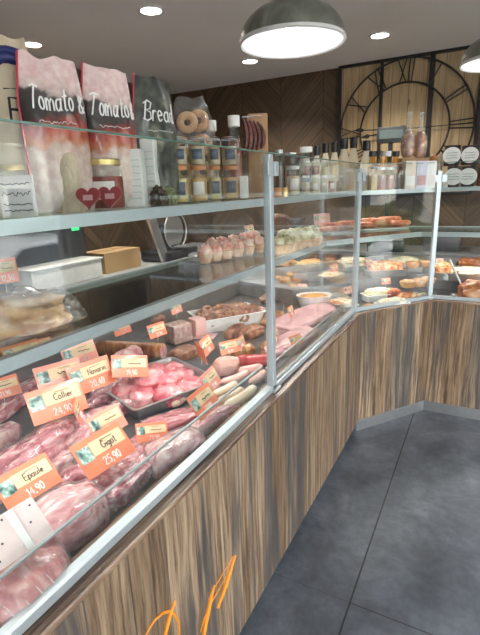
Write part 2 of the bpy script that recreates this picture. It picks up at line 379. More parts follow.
# ---------------- stroke lettering
def arc(cx, cy, rx, ry, a0, a1, n=9):
    return [(cx+rx*math.cos(math.radians(a0+(a1-a0)*i/(n-1))), cy+ry*math.sin(math.radians(a0+(a1-a0)*i/(n-1)))) for i in range(n)]
GL = {
 'T': (.62, [[(0, .9), (.3, 1.0), (.68, .95)], [(.36, .98), (.28, .5), (.22, 0)]]),
 'B': (.62, [[(.12, 0), (.2, .95)], [(.05, .85), (.3, 1.02), (.55, .9), (.5, .6), (.2, .52), (.55, .42), (.55, .1), (.3, -.02), (.05, .08)]]),
 'C': (.6, [arc(.34, .5, .3, .5, 50, 310)]), 'E': (.52, [[(.5, 1), (.05, 1), (.05, 0), (.5, 0)], [(.05, .52), (.42, .52)]]),
 'G': (.66, [arc(.34, .5, .3, .5, 50, 350)+[(.62, .45), (.4, .45)]]), 'N': (.62, [[(.05, 0), (.05, 1), (.55, 0), (.55, 1)]]),
 'F': (.5, [[(.05, 0), (.05, 1), (.5, 1)], [(.05, .52), (.42, .52)]]),
 'o': (.46, [arc(.2, .28, .18, .28, 90, 450, 13)]),
 'm': (.74, [[(.02, .55), (.05, 0)], [(.05, .35), (.18, .55), (.3, .45), (.32, 0)], [(.32, .35), (.45, .55), (.58, .45), (.62, 0)]]),
 'a': (.5, [arc(.2, .26, .18, .26, 60, 380, 12), [(.4, .55), (.38, .08), (.46, 0)]]),
 't': (.38, [[(.2, .9), (.14, .1), (.22, 0), (.32, .05)], [(0, .6), (.34, .64)]]),
 'r': (.36, [[(.05, .55), (.06, 0)], [(.06, .35), (.18, .55), (.34, .5)]]),
 'e': (.44, [[(.04, .28), (.38, .32)]+arc(.21, .28, .17, .27, 10, 320, 11)]),
 'd': (.5, [arc(.2, .27, .18, .27, 60, 380, 12), [(.46, 1.05), (.38, .1), (.48, 0)]]),
 'l': (.2, [[(.1, 1), (.1, 0)]]), 'i': (.2, [[(.1, .55), (.1, 0)], [(.1, .74), (.1, .8)]]),
 'p': (.48, [[(.06, .55), (.06, -.35)], arc(.24, .27, .18, .27, -170, 170, 11)]),
 'u': (.48, [[(.05, .55), (.06, .12), (.2, 0), (.36, .14), (.38, .55)], [(.38, .3), (.4, 0)]]),
 'g': (.48, [arc(.21, .28, .17, .27, 20, 380, 12), [(.39, .55), (.38, -.2), (.22, -.34), (.05, -.26)]]),
 'v': (.42, [[(.03, .55), (.2, 0), (.38, .55)]]), 'n': (.46, [[(.05, .55), (.06, 0)], [(.06, .38), (.22, .55), (.36, .42), (.37, 0)]]),
 '&': (.6, [[(.55, .05), (.15, .7), (.22, .95), (.38, .85), (.32, .62), (.06, .3), (.12, .04), (.32, 0), (.5, .38)]]),
 '2': (.52, [[(.06, .75), (.16, .97), (.36, .97), (.42, .72), (.05, 0), (.46, 0)]]), '4': (.54, [[(.36, 0), (.36, 1), (.04, .3), (.5, .3)]]),
 '9': (.5, [arc(.24, .7, .18, .28, -10, 350, 12)+[(.4, .4), (.3, 0)]]), '0': (.5, [arc(.24, .5, .2, .5, 0, 360, 14)]),
 '1': (.3, [[(.05, .8), (.2, 1), (.2, 0)]]), '5': (.5, [[(.42, 1), (.1, 1), (.07, .56), (.3, .6), (.42, .34), (.3, .02), (.05, .06)]]),
 '8': (.5, [arc(.24, .75, .16, .24, 0, 360, 11), arc(.24, .26, .2, .26, 0, 360, 11)]),
 '3': (.5, [[(.06, .92), (.3, 1), (.42, .78), (.22, .54), (.44, .3), (.3, 0), (.05, .08)]]),
 '7': (.46, [[(.04, 1), (.42, 1), (.16, 0)]]), '6': (.5, [[(.38, .98), (.1, .55)]+arc(.24, .28, .18, .28, 150, 510, 12)]),
 ',': (.2, [[(.1, .06), (.04, -.16)]]), ' ': (.3, []), '-': (.4, [[(.05, .4), (.35, .4)]]),
 'k': (.46, [[(.06, 1), (.06, 0)], [(.4, .55), (.08, .25), (.42, 0)]]),
 'q': (.46, [arc(.21, .28, .17, .27, 20, 380, 12), [(.39, .55), (.39, -.35)]]),
}
def text_width(s): return sum(GL[c][0]+.06 for c in s)
def write(bm, s, fn, x, y, h, w, seg=4, slant=0, fit=None):
    """stroke lettering; fn maps (u, v) on a surface to a 3-D point"""
    sx = h if not fit else min(h, fit/text_width(s))
    for ch in s:
        adv, strokes = GL[ch]
        for st in strokes:
            tube(bm, [fn(x+(a+slant*b)*sx, y+b*h) for a, b in st], w, seg)
        x += (adv+.06)*sx
    return bm
def scribble(bm, fn, x0, x1, y, amp, w, n=14, seed=0):
    rr = random.Random(seed)
    tube(bm, [fn(x0+(x1-x0)*i/n, y+amp*(rr.random()-.5)*2) for i in range(n+1)], w, 4)
    return bm

# ------------------------------------------------------------------ plan of the counter
XW, YW, Y2, X3, DG = -.599, 3.05, 2.59, -.262, .049
TH = math.atan2(X3-XW, YW-Y2); T1 = math.tan(TH/2); T2 = math.tan((PI/2-TH)/2)
YA, XE = -.9, 1.3
def off(s): return [(XW-s, YA), (XW-s, Y2+s*T1), (X3-s*T2, YW+s), (XE, YW+s)]
def band(k, s0, s1, e0=0, e1=0):
    a, b = off(s0), off(s1); return [a[k], a[k+1], b[k+1], b[k]]
ZB, ZT, ZG, ZS1, ZS2, ZD = .076, .768, 1.612, 1.459, 1.172, .745
Y1 = 1.415          # the middle post of the long case
DEPTH = 1.02

# ------------------------------------------------------------------ setting
ZC, XL, XR, YB, YF = 2.6, -3.42, 2.45, 4.8, -2.2
struct('floor', boxb(((XL+XR)/2, (YB+YF)/2, -.05), (XR-XL+.4, YB-YF+.4, .1)), FLOORM)
CEILM = plain('matt_ceiling_paint', (.80, .785, .77), .75, var=.02, vs=2)
struct('ceiling', boxb(((XL+XR)/2, (YB+YF)/2, ZC+.06), (XR-XL+.4, YB-YF+.4, .12)), CEILM)
struct('wall_back', boxb(((XL+XR)/2, YB+.08, ZC/2), (XR-XL+.4, .16, ZC)), HERR)
struct('wall_left', boxb((XL-.08, (YB+YF)/2, ZC/2), (.16, YB-YF, ZC)), HERR)
WALLP = plain('taupe_wall_paint', (.36, .34, .31), .7, var=.03, vs=3)
def wall_with_opening(name, axis, pos, a0, a1, o0, o1, z0, z1, th=.16):
    bm = B()
    def seg(p, q, za, zb):
        if q-p < 1e-4 or zb-za < 1e-4: return
        if axis == 'x': box(bm, (pos, (p+q)/2, (za+zb)/2), (th, q-p, zb-za))
        else: box(bm, ((p+q)/2, pos, (za+zb)/2), (q-p, th, zb-za))
    seg(a0, o0, 0, ZC); seg(o1, a1, 0, ZC); seg(o0, o1, 0, z0); seg(o0, o1, z1, ZC)
    return struct(name, bm, WALLP)
WZ0, WZ1 = .12, 2.32
wall_with_opening('wall_right', 'x', XR+.08, YF, YB, -1.6, 3.3, WZ0, WZ1)
wall_with_opening('wall_front', 'y', YF-.08, XL-.16, XR+.16, .75, 2.25, WZ0, WZ1)
FRAMEM = plain('grey_window_frame', (.18, .19, .20), .4, .4)
def shopwindow(name, axis, pos, a0, a1, n):
    bm = B(); W = (a1-a0)/n
    def bx(a, b, za, zb):
        if axis == 'x': box(bm, (pos, (a+b)/2, (za+zb)/2), (.07, b-a, zb-za), .004)
        else: box(bm, ((a+b)/2, pos, (za+zb)/2), (b-a, .07, zb-za), .004)
    bx(a0, a1, WZ0, WZ0+.07); bx(a0, a1, WZ1-.07, WZ1)
    for i in range(n+1): bx(a0+i*W-.03*(0 < i)-(0 if i < n else .03), a0+i*W+.03*(i < n)+.03*(0 == i), WZ0, WZ1)
    f = struct(name, bm, FRAMEM)
    for i in range(n):
        p, q = a0+i*W+.03, a0+(i+1)*W-.03
        g = B()
        if axis == 'x': box(g, (pos, (p+q)/2, (WZ0+WZ1)/2), (.012, q-p, WZ1-WZ0-.14))
        else: box(g, ((p+q)/2, pos, (WZ0+WZ1)/2), (q-p, .012, WZ1-WZ0-.14))
        obj('window_glass', g, GLASS, f)
shopwindow('window_1', 'x', XR+.08, -1.6, 3.3, 3)
shopwindow('window_2', 'y', YF-.08, .75, 2.25, 1)

# recessed downlights
LAMPM = plain('downlight_lens', (.9, .88, .84), .4, emit=(1, .95, .87), es=9)
def downlight(px, py, label):
    P = at(px, py, ZC)
    t = thing('recessed_downlight', label, 'ceiling light', (P.x, P.y, ZC), group='recessed ceiling downlights')
    obj('trim_ring', lathed([(.062, -.001), (.066, -.008), (.082, -.007), (.086, 0), (.062, 0)], 32), WHITE, t, 60)
    obj('lens', lathed([(0, -.005), (.05, -.0055), (.062, -.003), (.062, 0), (0, 0)], 32), LAMPM, t, True)
    l = bpy.data.lights.new('downlight_beam', 'SPOT'); l.energy = 34; l.spot_size = 2.3; l.spot_blend = .8; l.color = (1, .93, .84); l.shadow_soft_size = .06
    lo = bpy.data.objects.new('downlight_beam', l); COL.objects.link(lo); lo.location = (P.x, P.y, ZC-.03)
for d in [(151, 10, 'round recessed downlight in the ceiling, nearest the top edge above the bread bags'),
          (250, 61, 'round recessed downlight just below the large pendant shade, nearest the chevron wall'),
          (380, 35, 'round recessed downlight above the big clock, between the two pendant shades'),
          (32, 44, 'round recessed downlight at far left, just over the blue and cream bag')]: downlight(*d)

# pendants
GALV = mottled('aged_galvanised_metal', [(.3, (.15, .16, .13)), (.5, (.25, .26, .22)), (.75, (.40, .41, .37))], 10, (1, 1, .4), .32, 0, .15, 40, .8, metal=.75)
ENAM = plain('white_enamel', (.90, .91, .93), .3, var=.02)
def pendant(P, R, label):
    t = thing('pendant_lamp', label, 'pendant lamp', (P.x, P.y, ZC), group='galvanised dome pendants')
    z0 = P.z-ZC
    prof = [(R*math.cos(a), z0+R*.66*math.sin(a)) for a in [i*PI/2/14*.93 for i in range(15)]]
    obj('lamp_shade', lathed([(R+.006, z0-.004)]+[(r+.004, z+.003) for r, z in prof]+[(0, prof[-1][1]+.004)], 48), GALV, t, 40)
    obj('shade_lining', lathed([(r-.002, z-.003) for r, z in prof]+[(0, prof[-1][1]-.004)], 48), ENAM, t, 60)
    a = lathed([(R-.004, z0), (R+.008, z0+.002), (R+.010, z0-.010), (R+.002, z0-.014), (R-.006, z0-.008), (R-.004, z0)], 48)
    obj('rim', a, WHITE, t, 60)
    zt = prof[-1][1]
    obj('cap', lathed([(.035, zt-.005), (.036, zt+.03), (.028, zt+.05), (.022, zt+.075), (0, zt+.08)], 24), GALV, t, 50)
    obj('cord', tube(B(), [(0, 0, zt+.07), (0, 0, -.02)], .004, 8), BLACK, t)
    obj('ceiling_rose', lathed([(0, -.028), (.03, -.026), (.05, -.005), (.05, 0), (0, 0)], 24), WHITE, t, 50)
    b = obj('bulb', lathed([(0, z0+.02), (.022, z0+.026), (.032, z0+.045), (.03, z0+.065), (.016, z0+.09), (.014, zt)], 20),
            plain('lit_bulb', (.9, .9, .88), .4, emit=(1, .97, .92), es=1.2), t, True)
    l = bpy.data.lights.new('pendant_glow', 'POINT'); l.energy = .6; l.color = (.96, .98, 1); l.shadow_soft_size = .035
    lo = bpy.data.objects.new('pendant_glow', l); COL.objects.link(lo); lo.location = (P.x, P.y, ZC+z0-.0)
pendant(EYEV + ray(292, 41)*1.98, .222, 'galvanised metal dome pendant with white inside, large one hanging over the meat counter')
pendant(EYEV + ray(505, 60)*2.52, .222, 'galvanised metal dome pendant cut off by the right edge, in front of the clock')

# ------------------------------------------------------------------ display cases
INNER = plain('dark_case_deck', (.10, .10, .105), .35, .3, var=.12)
LEDM = plain('shelf_strip_light', (.9, .88, .86), .4, emit=(1, .93, .88), es=1.5)
def frame_along(k):
    a, b = [Vector((*p, 0)) for p in off(0)[k:k+2]]; d = (b-a); L = d.length; d.normalize()
    ang = math.atan2(d.y, d.x); return a, d, L, ang
def case(k, name, label, posts, ys=None):
    root = thing(name, label, 'display counter', (0, 0, 0))
    a, d, L, ang = frame_along(k)
    # wooden front, own axis along its length
    pl = B(); thick = .022
    zb = .064 if k == 0 else ZB
    box(pl, (L/2, thick/2, (zb+ZT)/2), (L, thick, ZT-zb))
    obj('wooden_front', pl, WOODP, root, loc=(a.x, a.y, 0), rz=ang)
    if k == 0:
        s = B(); 
    toe = (.05, .07) if k == 0 else (.0045, .0235)
    obj('toe_kick', prism(B(), band(k, *toe), 0, ZB-.002), STEEL, root)
    lb = B(); box(lb, (L/2, .09/2+.001, ZT+.004), (L+ (.0), .09, .012), .002)
    obj('ledge', lb, LEDGE, root, loc=(a.x, a.y, 0), rz=ang)
    obj('base_cabinet', prism(B(), band(k, .024, DEPTH), ZB, ZD-.03), STEELD, root)
    obj('deck', prism(B(), band(k, .068, DEPTH), ZD-.028, ZD), INNER, root)
    if k:
        obj('raised_deck', prism(B(), band(k, .50, DEPTH-.01), ZD+.001, ZD+.10), STEELD, root)
    # base rail of the glass
    obj('base_rail', prism(B(), band(k, DG-.013, DG+.013), ZT+.0105, ZT+.030), ALUW, root)
    # outer glass
    zend = [(ZG+.012, ZG-.012), (ZG-.02, ZG-.036), (ZG-.04, ZG-.045)][k]
    bm = prism(B(), band(k, DG-.004, DG+.004), ZT+.031, ZG-.004)
    ga = obj('front_glass', bm, GLASS, root)
    eb = prism(B(), band(k, DG-.0042, DG+.0042), ZG-.0035, ZG); obj('polished_edge', eb, EDGE, ga)
    # upper shelf
    s0, s1 = DG+.012, DG+.42
    g1 = obj('upper_shelf', prism(B(), band(k, s0+.022, s1), ZS1-.006, ZS1+.006), SHELFGLASS, root)
    obj('shelf_edge', prism(B(), band(k, s0, s0+.021), ZS1-.016, ZS1+.008), ALUW, g1)
    obj('rear_edge', prism(B(), band(k, s1+.001, s1+.014), ZS1-.012, ZS1+.008), ALUW, g1)
    # lower shelf
    s2, s3 = DG+.20, DG+.66
    g2 = obj('lower_shelf', prism(B(), band(k, s2+.020, s3), ZS2-.006, ZS2+.004), SHELFGLASS, root)
    obj('shelf_edge', prism(B(), band(k, s2, s2+.019), ZS2-.022, ZS2+.008), ALUW, g2)
    obj('rear_edge', prism(B(), band(k, s3+.001, s3+.014), ZS2-.016, ZS2+.008), ALUW, g2)
    obj('strip_light', prism(B(), band(k, s2+.03, s2+.055), ZS2-.022, ZS2-.010), LEDM, g2)
    # rear frame and sliding doors
    rear = B()
    prism(rear, band(k, DEPTH-.03, DEPTH), ZD, ZD+.16)
    obj('rear_rail', rear, STEEL, root)
    # posts with clamps
    for i, (x, y, zt, rot) in enumerate(posts):
        m = Matrix.Rotation(rot, 4, 'Z')
        pb = B(); box(pb, (0, 0, (ZT+.012+zt)/2), (.026, .028, zt-ZT-.012), .003)
        po = obj('post', pb, ALUW, root, loc=(x, y, 0), rz=rot)
        obj('base_plate', boxb((0, 0, ZT+.015), (.05, .06, .009), .002), ALU, po)
        for zc_ in (ZG-.055,):
            for sg in (-1, 1): obj('glass_clamp', boxb((.016, sg*.026, zt-.045), (.008, .03, .045), .002), ALUW, po)
    return root
c2, c3 = off(DG)[1], off(DG)[2]
long_case = case(0, 'long_display_counter', 'long refrigerated glass counter with rustic oak front, full of raw meat, nearest the camera',
     [(XW-DG, Y1, 1.605, 0)])
mid_case = case(1, 'corner_display_counter', 'short angled corner section of the glass counter with oak front and steel toe kick',
     [(c2[0], c2[1], 1.585, -TH/2), (c3[0], c3[1], 1.565, -TH-(PI/2-TH)/2)])
end_case = case(2, 'end_display_counter', 'end section of the oak-fronted glass counter facing the camera at far right', [])
# low inner glass of the long case
ib = prism(B(), [(XW-.085, YA), (XW-.079, YA), (XW-.079, Y1-.01), (XW-.085, Y1-.01)], ZD+.001, .868)
ig = obj('inner_guard_glass', ib, GLASS, long_case)
obj('guard_edge', prism(B(), [(XW-.0855, YA), (XW-.0785, YA), (XW-.0785, Y1-.01), (XW-.0855, Y1-.01)], .8682, .873), plain('grey_edge', (.28, .31, .30), .3), ig)
ib = prism(B(), [(XW-.085, Y1+.02), (XW-.079, Y1+.02), (XW-.079, 2.45), (XW-.085, 2.45)], ZD+.001, .845)
ig = obj('inner_guard_glass', ib, GLASS, long_case)
obj('guard_edge', prism(B(), [(XW-.0855, Y1+.02), (XW-.0785, Y1+.02), (XW-.0785, 2.45), (XW-.0855, 2.45)], .8452, .850), MATS['grey_edge'], ig)

# LED strips under the lower shelf give real light
def strip_area(k, e):
    a, b = [Vector((*p, 0)) for p in off(DG+.235)[k:k+2]]
    if k == 2: b = a + (b-a).normalized()*.9
    if k == 0: a = Vector((a.x, -.1, 0))
    d = b-a; l = bpy.data.lights.new('case_light', 'AREA'); l.shape = 'RECTANGLE'; l.size = d.length*.96; l.size_y = .02; l.energy = e; l.color = (1, .93, .90)
    o = bpy.data.objects.new('case_light', l); COL.objects.link(o); m = (a+b)/2
    o.location = (m.x, m.y, ZS2-.026); o.rotation_euler = (0, 0, math.atan2(d.y, d.x))
strip_area(0, 3.8); strip_area(1, .8); strip_area(2, 1.0)

# orange script painted on the wooden front
ORG = plain('orange_paint', (.86, .30, .02), .5)
ob = B()
def opath(pts, w):
    P = [atx(x, y, XW) for x, y in pts]
    for a_, b_ in zip(P, P[1:]): pass
    radii = [w*(.35+.65*math.sin(PI*(i+.5)/len(P))) for i in range(len(P))]
    tube(ob, [p+Vector((.0008, 0, 0)) for p in P], w, 6, True, radii)
opath([(143, 640), (148, 630), (154, 620), (162, 613), (169, 611), (174, 614), (178, 622), (179, 632), (177, 645)], .0042)
opath([(175, 600), (171, 609), (168, 620), (165, 632), (162, 648)], .007)
opath([(214, 585), (211, 594), (208, 608), (205, 622), (203, 636), (200, 650)], .009)
opath([(226, 576), (222, 583), (217, 592), (211, 603), (204, 618), (200, 632)], .0025)
opath([(235, 555), (232, 562), (229, 572), (225, 585), (221, 597), (217, 608)], .009)
opath([(233, 556), (226, 568), (220, 578), (215, 586), (208, 600)], .002)
obj('orange_script', ob, ORG, long_case, True)

# ------------------------------------------------------------------ placing helpers
ZP = ZD+.001
def axis(pa, pb, z):
    A, Bp = at(*pa, z), at(*pb, z); d = Bp-A
    return (A+Bp)/2, d.length, math.atan2(d.y, d.x)
LCOUNT = [0]
def lump(name, label, cat, pa, pb, W, H, m, seed=0, z=None, base=ZP, amp=.07, p=.8, freq=2.6, group=None, film=False, sub=4, ext=1.0):
    z = z if z is not None else base+H*.55
    M, L, a = axis(pa, pb, z)
    if film:
        t = thing(name, label, cat, (M.x, M.y, base), a, group)
        obj('meat', blob(L*ext, W, H, seed, amp, freq, p, sub), m, t, True)
        obj('plastic_film', blob(L*ext*1.05, W*1.07, H*1.07, seed, amp*1.1, freq, p, sub), FILM, t, True)
        return t
    o = obj(name, blob(L*ext, W, H, seed, amp, freq, p, sub), m, None, True, (M.x, M.y, base), a)
    return tag(o, label, cat, group)

# ------------------------------------------------------------------ raw meat in the long case
# netted roast at the bottom left
M, L, a = axis((-28, 628), (66, 548), .80)
t = thing('netted_roast', 'long netted pink roast in clear film lying along the glass, bottom left corner', 'meat', (M.x-.006, M.y, ZP), a)
obj('meat', blob(L, .115, .085, 3, .05, 2.2, .85), NETM, t, True)
obj('plastic_film', blob(L*1.04, .124, .091, 3, .05, 2.2, .85), FILM, t, True)
nb = B()
for i in range(7):
    x = -L*.40 + i*L*.8/6; kk = math.sqrt(max(.05, 1-(2*x/L)**2))
    tube(nb, [(x+.004*math.sin(j), .0595*kk*math.cos(j*PI/8), .034+.052*kk*math.sin(j*PI/8)) for j in range(0, 9)], .0012, 5)
obj('netting', nb, plain('white_string', (.8, .72, .68), .7), t)
# pork shoulder with cut face
t = lump('pork_shoulder', 'big pink pork shoulder with round cut face, in film behind the glass left of centre', 'meat', (22, 536), (103, 492), .135, .10, HAM, 11, film=True, amp=.06, p=.85)
M, L, a = axis((-12, 478), (86, 416), .81)
t = thing('pork_loin_roast', 'large veined pork roast in wrinkled clear film under the left tags', 'meat', (M.x, M.y, ZP), a)
obj('meat', blob(L, .125, .10, 23, .09, 2.6, .8), PORK, t, True); obj('plastic_film', blob(L*1.05, .135, .107, 23, .09, 2.6, .8), FILM, t, True)
lump('minced_meat_pack', 'dark red and white chopped meat pack in clear film under the tilted tag in front', 'meat', (84, 506), (152, 446), .125, .055, MINCE, 31, film=True, amp=.10, p=.62, freq=5)
lump('pork_piece', 'small pale pork piece at the left edge, above the long veined roast', 'meat', (-22, 450), (17, 424), .08, .055, PALE, 41)
lump('pork_pack', 'pale pink film-wrapped pork pack at the left edge, below the veined roast', 'meat', (-22, 500), (17, 470), .08, .05, PALE, 42, film=True)
lump('ham_piece', 'smooth pink ham piece between the small upright tag and the paired tags', 'meat', (68, 448), (112, 406), .10, .06, HAM, 43)
lump('veined_pork_piece', 'veiny pork piece just left of the steel meat tray', 'meat', (78, 404), (128, 380), .085, .065, PORK, 44, film=True)
lump('ham_knuckle', 'rounded pink ham knuckle behind the steel meat tray on its left', 'meat', (112, 366), (141, 350), .085, .085, HAM, 45, base=ZP)
lump('sliced_meat_pack', 'flat film pack of red and pink sliced meat in front of the steel tray', 'meat', (143, 428), (203, 410), .085, .03, RED, 46, film=True, p=.6, amp=.1)
lump('pork_belly_block', 'pale square-cut pork block in film close to the glass, right of the orange tag', 'meat', (148, 462), (200, 436), .095, .075, PALE, 47, film=True, p=.5, amp=.03)
lump('pink_meat_pack', 'pink film-wrapped meat strip along the glass, in front of the white sausages', 'meat', (190, 432), (238, 404), .062, .045, PORK, 48, film=True, p=.7)
lump('dark_meat_piece', 'dark red meat piece touching the glass, behind the chopped meat pack', 'meat', (128, 448), (150, 432), .05, .03, RED, 49)
lump('pork_chop_piece', 'pink pork piece at the far left, behind the largest double tags', 'meat', (-20, 425), (40, 375), .10, .05, PORK, 50, base=ZP)
lump('pork_shank', 'purplish film-wrapped shank lying behind the paired orange tags, under the lower shelf edge', 'meat', (38, 372), (88, 352), .11, .06, PALE, 51, film=True)
lump('ham_slab', 'dull pink meat slab behind the leftmost tags under the lower shelf', 'meat', (-10, 385), (50, 352), .12, .035, PORK, 52, p=.6)

for i, (pa, pb, W_, H_, m_, lb) in enumerate([
    ((46, 470), (76, 452), .06, .045, PALE, 'small pale film pack wedged between the Epaule tag roast and the Gigot tag'),
    ((108, 412), (134, 398), .07, .045, PORK, 'small red pork piece touching the left corner of the steel tray'),
    ((58, 480), (96, 470), .07, .05, PORK, 'dark veined pork piece behind the big pink shoulder'),
    ((96, 385), (116, 374), .06, .05, PALE, 'pale meat piece between the Navarin tag and the steel tray'),
    ((60, 350), (96, 338), .12, .05, PALE, 'greyish-pink film pack under the lower shelf, behind the Navarin tag'),
    ((140, 440), (165, 424), .05, .03, RED, 'thin red meat slices under the small orange tag')]):
    lump('wrapped_pork_piece', lb, 'meat', pa, pb, W_, H_, m_, 400+i, film=True)
# steel tray with pink chunks
Pl, Pt, Pr, Pb = at(113, 390, .79), at(151, 352, .79), at(201, 377, .79), at(158, 418, .79)
cen = (Pl+Pt+Pr+Pb)/4
ax_ = ((Pr-Pt)+(Pb-Pl))/2; TA = math.atan2(ax_.y, ax_.x)
def tray(name, label, cx_, cy_, z, a, L, W, H, m=STEEL, group=None, wall=.006, tap=.88, cat='tray'):
    bm = B()
    def ring(l, w, zz, rad=.02):
        vs = []
        for sx_, sy_, a0 in ((1, 1, 0), (-1, 1, 90), (-1, -1, 180), (1, -1, 270)):
            for i in range(4):
                g = math.radians(a0+i*30); vs.append(bm.verts.new((sx_*(l/2-rad)+rad*math.cos(g), sy_*(w/2-rad)+rad*math.sin(g), zz)))
        return vs
    rs = [ring(L*tap, W*tap, 0), ring(L-.016, W-.016, H-.003), ring(L, W, H-.003), ring(L, W, H), ring(L-.02, W-.02, H), ring(L*tap-.008, W*tap-.008, .004)]
    for p, q in zip(rs, rs[1:]):
        for i in range(16): bm.faces.new((p[i], p[(i+1) % 16], q[(i+1) % 16], q[i]))
    bm.faces.new(rs[0][::-1]); bm.faces.new(rs[-1])
    o = obj(name, bm, m, None, 40, (cx_, cy_, z), a)
    return tag(o, label, cat, group)
LT = (Pr-Pt).length*.5+(Pb-Pl).length*.5; WT = (Pt-Pl).length*.5+(Pr-Pb).length*.5
tray('meat_tray', 'stainless steel tray heaped with glossy pink meat cheeks', cen.x, cen.y, ZP, TA, LT, WT, .05)
rr = random.Random(5)
chunks = [(-.30, -.2), (-.08, -.28), (.16, -.24), (.32, -.05), (.1, .05), (-.14, .06), (-.33, .14), (.30, .22), (.05, .27), (-.18, .3), (0, -.08)]
where = ['left corner', 'front middle', 'front right', 'right end', 'middle', 'left of middle', 'left rear', 'right rear', 'rear middle', 'rear left', 'top of the heap']
for i, (u_, v_) in enumerate(chunks):
    ca, sa = math.cos(TA), math.sin(TA); x, y = u_*LT, v_*WT
    o = obj('meat_cheek', blob(LT*.34*rr.uniform(.85, 1.15), WT*.30*rr.uniform(.85, 1.1), .055, 60+i, .1, 2.4, .85), CHEEK, None, True,
            (cen.x+x*ca-y*sa, cen.y+x*sa+y*ca, ZP+.008+(.022 if i in (4, 5) else .04 if i == 10 else 0)), TA+rr.uniform(-1.2, 1.2))
    tag(o, 'glossy pink meat cheek at the %s of the steel tray' % where[i], 'meat', 'meat cheeks in the steel tray')

# sausages
def saus(label, pa, pb, r, m, z=None, bend=.08, base=ZP, group='white sausages', name='white_sausage'):
    z = z if z is not None else base+r
    M, L, a = axis(pa, pb, z); bm = B(); sausage(bm, L+r*.6, r, bend, seg=14)
    tag(obj(name, bm, m, None, True, (M.x, M.y, base), a), label, 'sausage', group)
saus('plump white sausage beside the right corner of the steel meat tray', (183, 396), (205, 382), .020, WSAUS)
saus('short white sausage end peeking out below the steel tray corner', (172, 405), (186, 396), .017, WSAUS)
saus('white sausage just right of the lower orange tag', (212, 397), (238, 384), .019, WSAUS)
saus('pale yellow white sausage, second from the glass', (218, 404), (244, 390), .019, WSAUS)
saus('yellowish white sausage pressed against the inner glass', (228, 407), (257, 388), .020, WSAUS, base=ZP+.02)
saus('pinkish sausage right of the upper tag, behind the white ones', (222, 384), (250, 373), .018, PSAUS, group='pink sausages', name='pink_sausage')
saus('fat pink sausage near the post, next to the red one', (240, 372), (262, 368), .022, PSAUS, group='pink sausages', name='pink_sausage')
saus('pink sausage standing at the foot of the post', (252, 383), (266, 372), .018, PSAUS, group='pink sausages', name='pink_sausage')
lump('poultry_roll', 'orange-pink wrapped poultry roll beside the red sausage', 'meat', (212, 366), (240, 362), .075, .07, PSAUS, 71)
tag(obj('red_sausage', sausage(B(), .20, .030, .05), REDS, None, True, at(256, 358, .79).xy.to_3d()+Vector((0, 0, ZP)), .5), 'thick bright red sausage right beside the post', 'sausage')

# roast roulade with pink end
M, L, a = axis((88, 345), (163, 349), .80)
t = thing('rolled_roast', 'browned rolled roast with a pink cut end behind the steel tray', 'meat', (M.x, M.y, ZP), a)
bm = B(); n = 40; tube(bm, [(L*(i/(n-1)-.5), 0, .042) for i in range(n)], .04, 20, True, [(.036+.004*abs(math.sin(i*.9)))*(1 if 2 < i else .6+.15*i) for i in range(n)])
obj('crust', bm, ROASTB, t, True)
obj('cut_face', tube(B(), [(L/2-.001, 0, .042), (L/2+.003, 0, .042)], .034, 20), HAM, t)

def slab(name, label, cat, px, py, L, W, H, m, a=.5, z=None, base=ZP, bev=.006, group=None, rot=None):
    P = at(px, py, z if z is not None else base+H/2)
    o = obj(name, boxb((0, 0, H/2), (L, W, H), bev), m, None, 40, (P.x, P.y, base), a)
    return tag(o, label, cat, group)
slab('dark_pate_block', 'dark brown block of pate left of the speckled terrine', 'pate', 152, 323, .14, .10, .085, PATE, 1.0, bev=.015)
slab('speckled_terrine', 'tall grey-pink speckled terrine block behind the rolled roast', 'terrine', 178, 332, .12, .10, .10, TERR, 1.25, bev=.012)
slab('pink_ham_slab', 'upright smooth pink ham slab right of the speckled terrine', 'ham', 197, 326, .07, .08, .095, plain('smooth_pink_ham', (.78, .47, .44), .4, coat=.3), 1.2)
slab('folded_paper', 'sheet of pale pink paper lying in front of the ham slab', 'paper', 203, 336, .14, .10, .004, PAPERP, .3, bev=.001)
# white tray with browned pate
P = at(226, 308, .84)
tray('white_food_tray', 'white tray piled with browned pate left of the tall post', P.x, P.y, ZP, .95, .40, .26, .075, WHITE)
rr = random.Random(9)
for i in range(7):
    x, y = (-.13, -.04, .05, .13, -.09, .01, .10)[i], (-.055, -.05, -.06, -.05, .05, .06, .05)[i]
    ca, sa = math.cos(.95), math.sin(.95)
    tag(obj('pate_slice', blob(.13, .12, .07, 80+i, .12, 3, .8), PATE, None, True, (P.x+x*ca-y*sa, P.y+x*sa+y*ca, ZP+.03), .95+rr.uniform(-.5, .5)),
        'browned pate piece in the white tray, %s' % ['front left', 'front, second from left', 'front, third from left', 'front right', 'rear left', 'rear middle', 'rear right'][i], 'pate', 'pate pieces in the white tray')

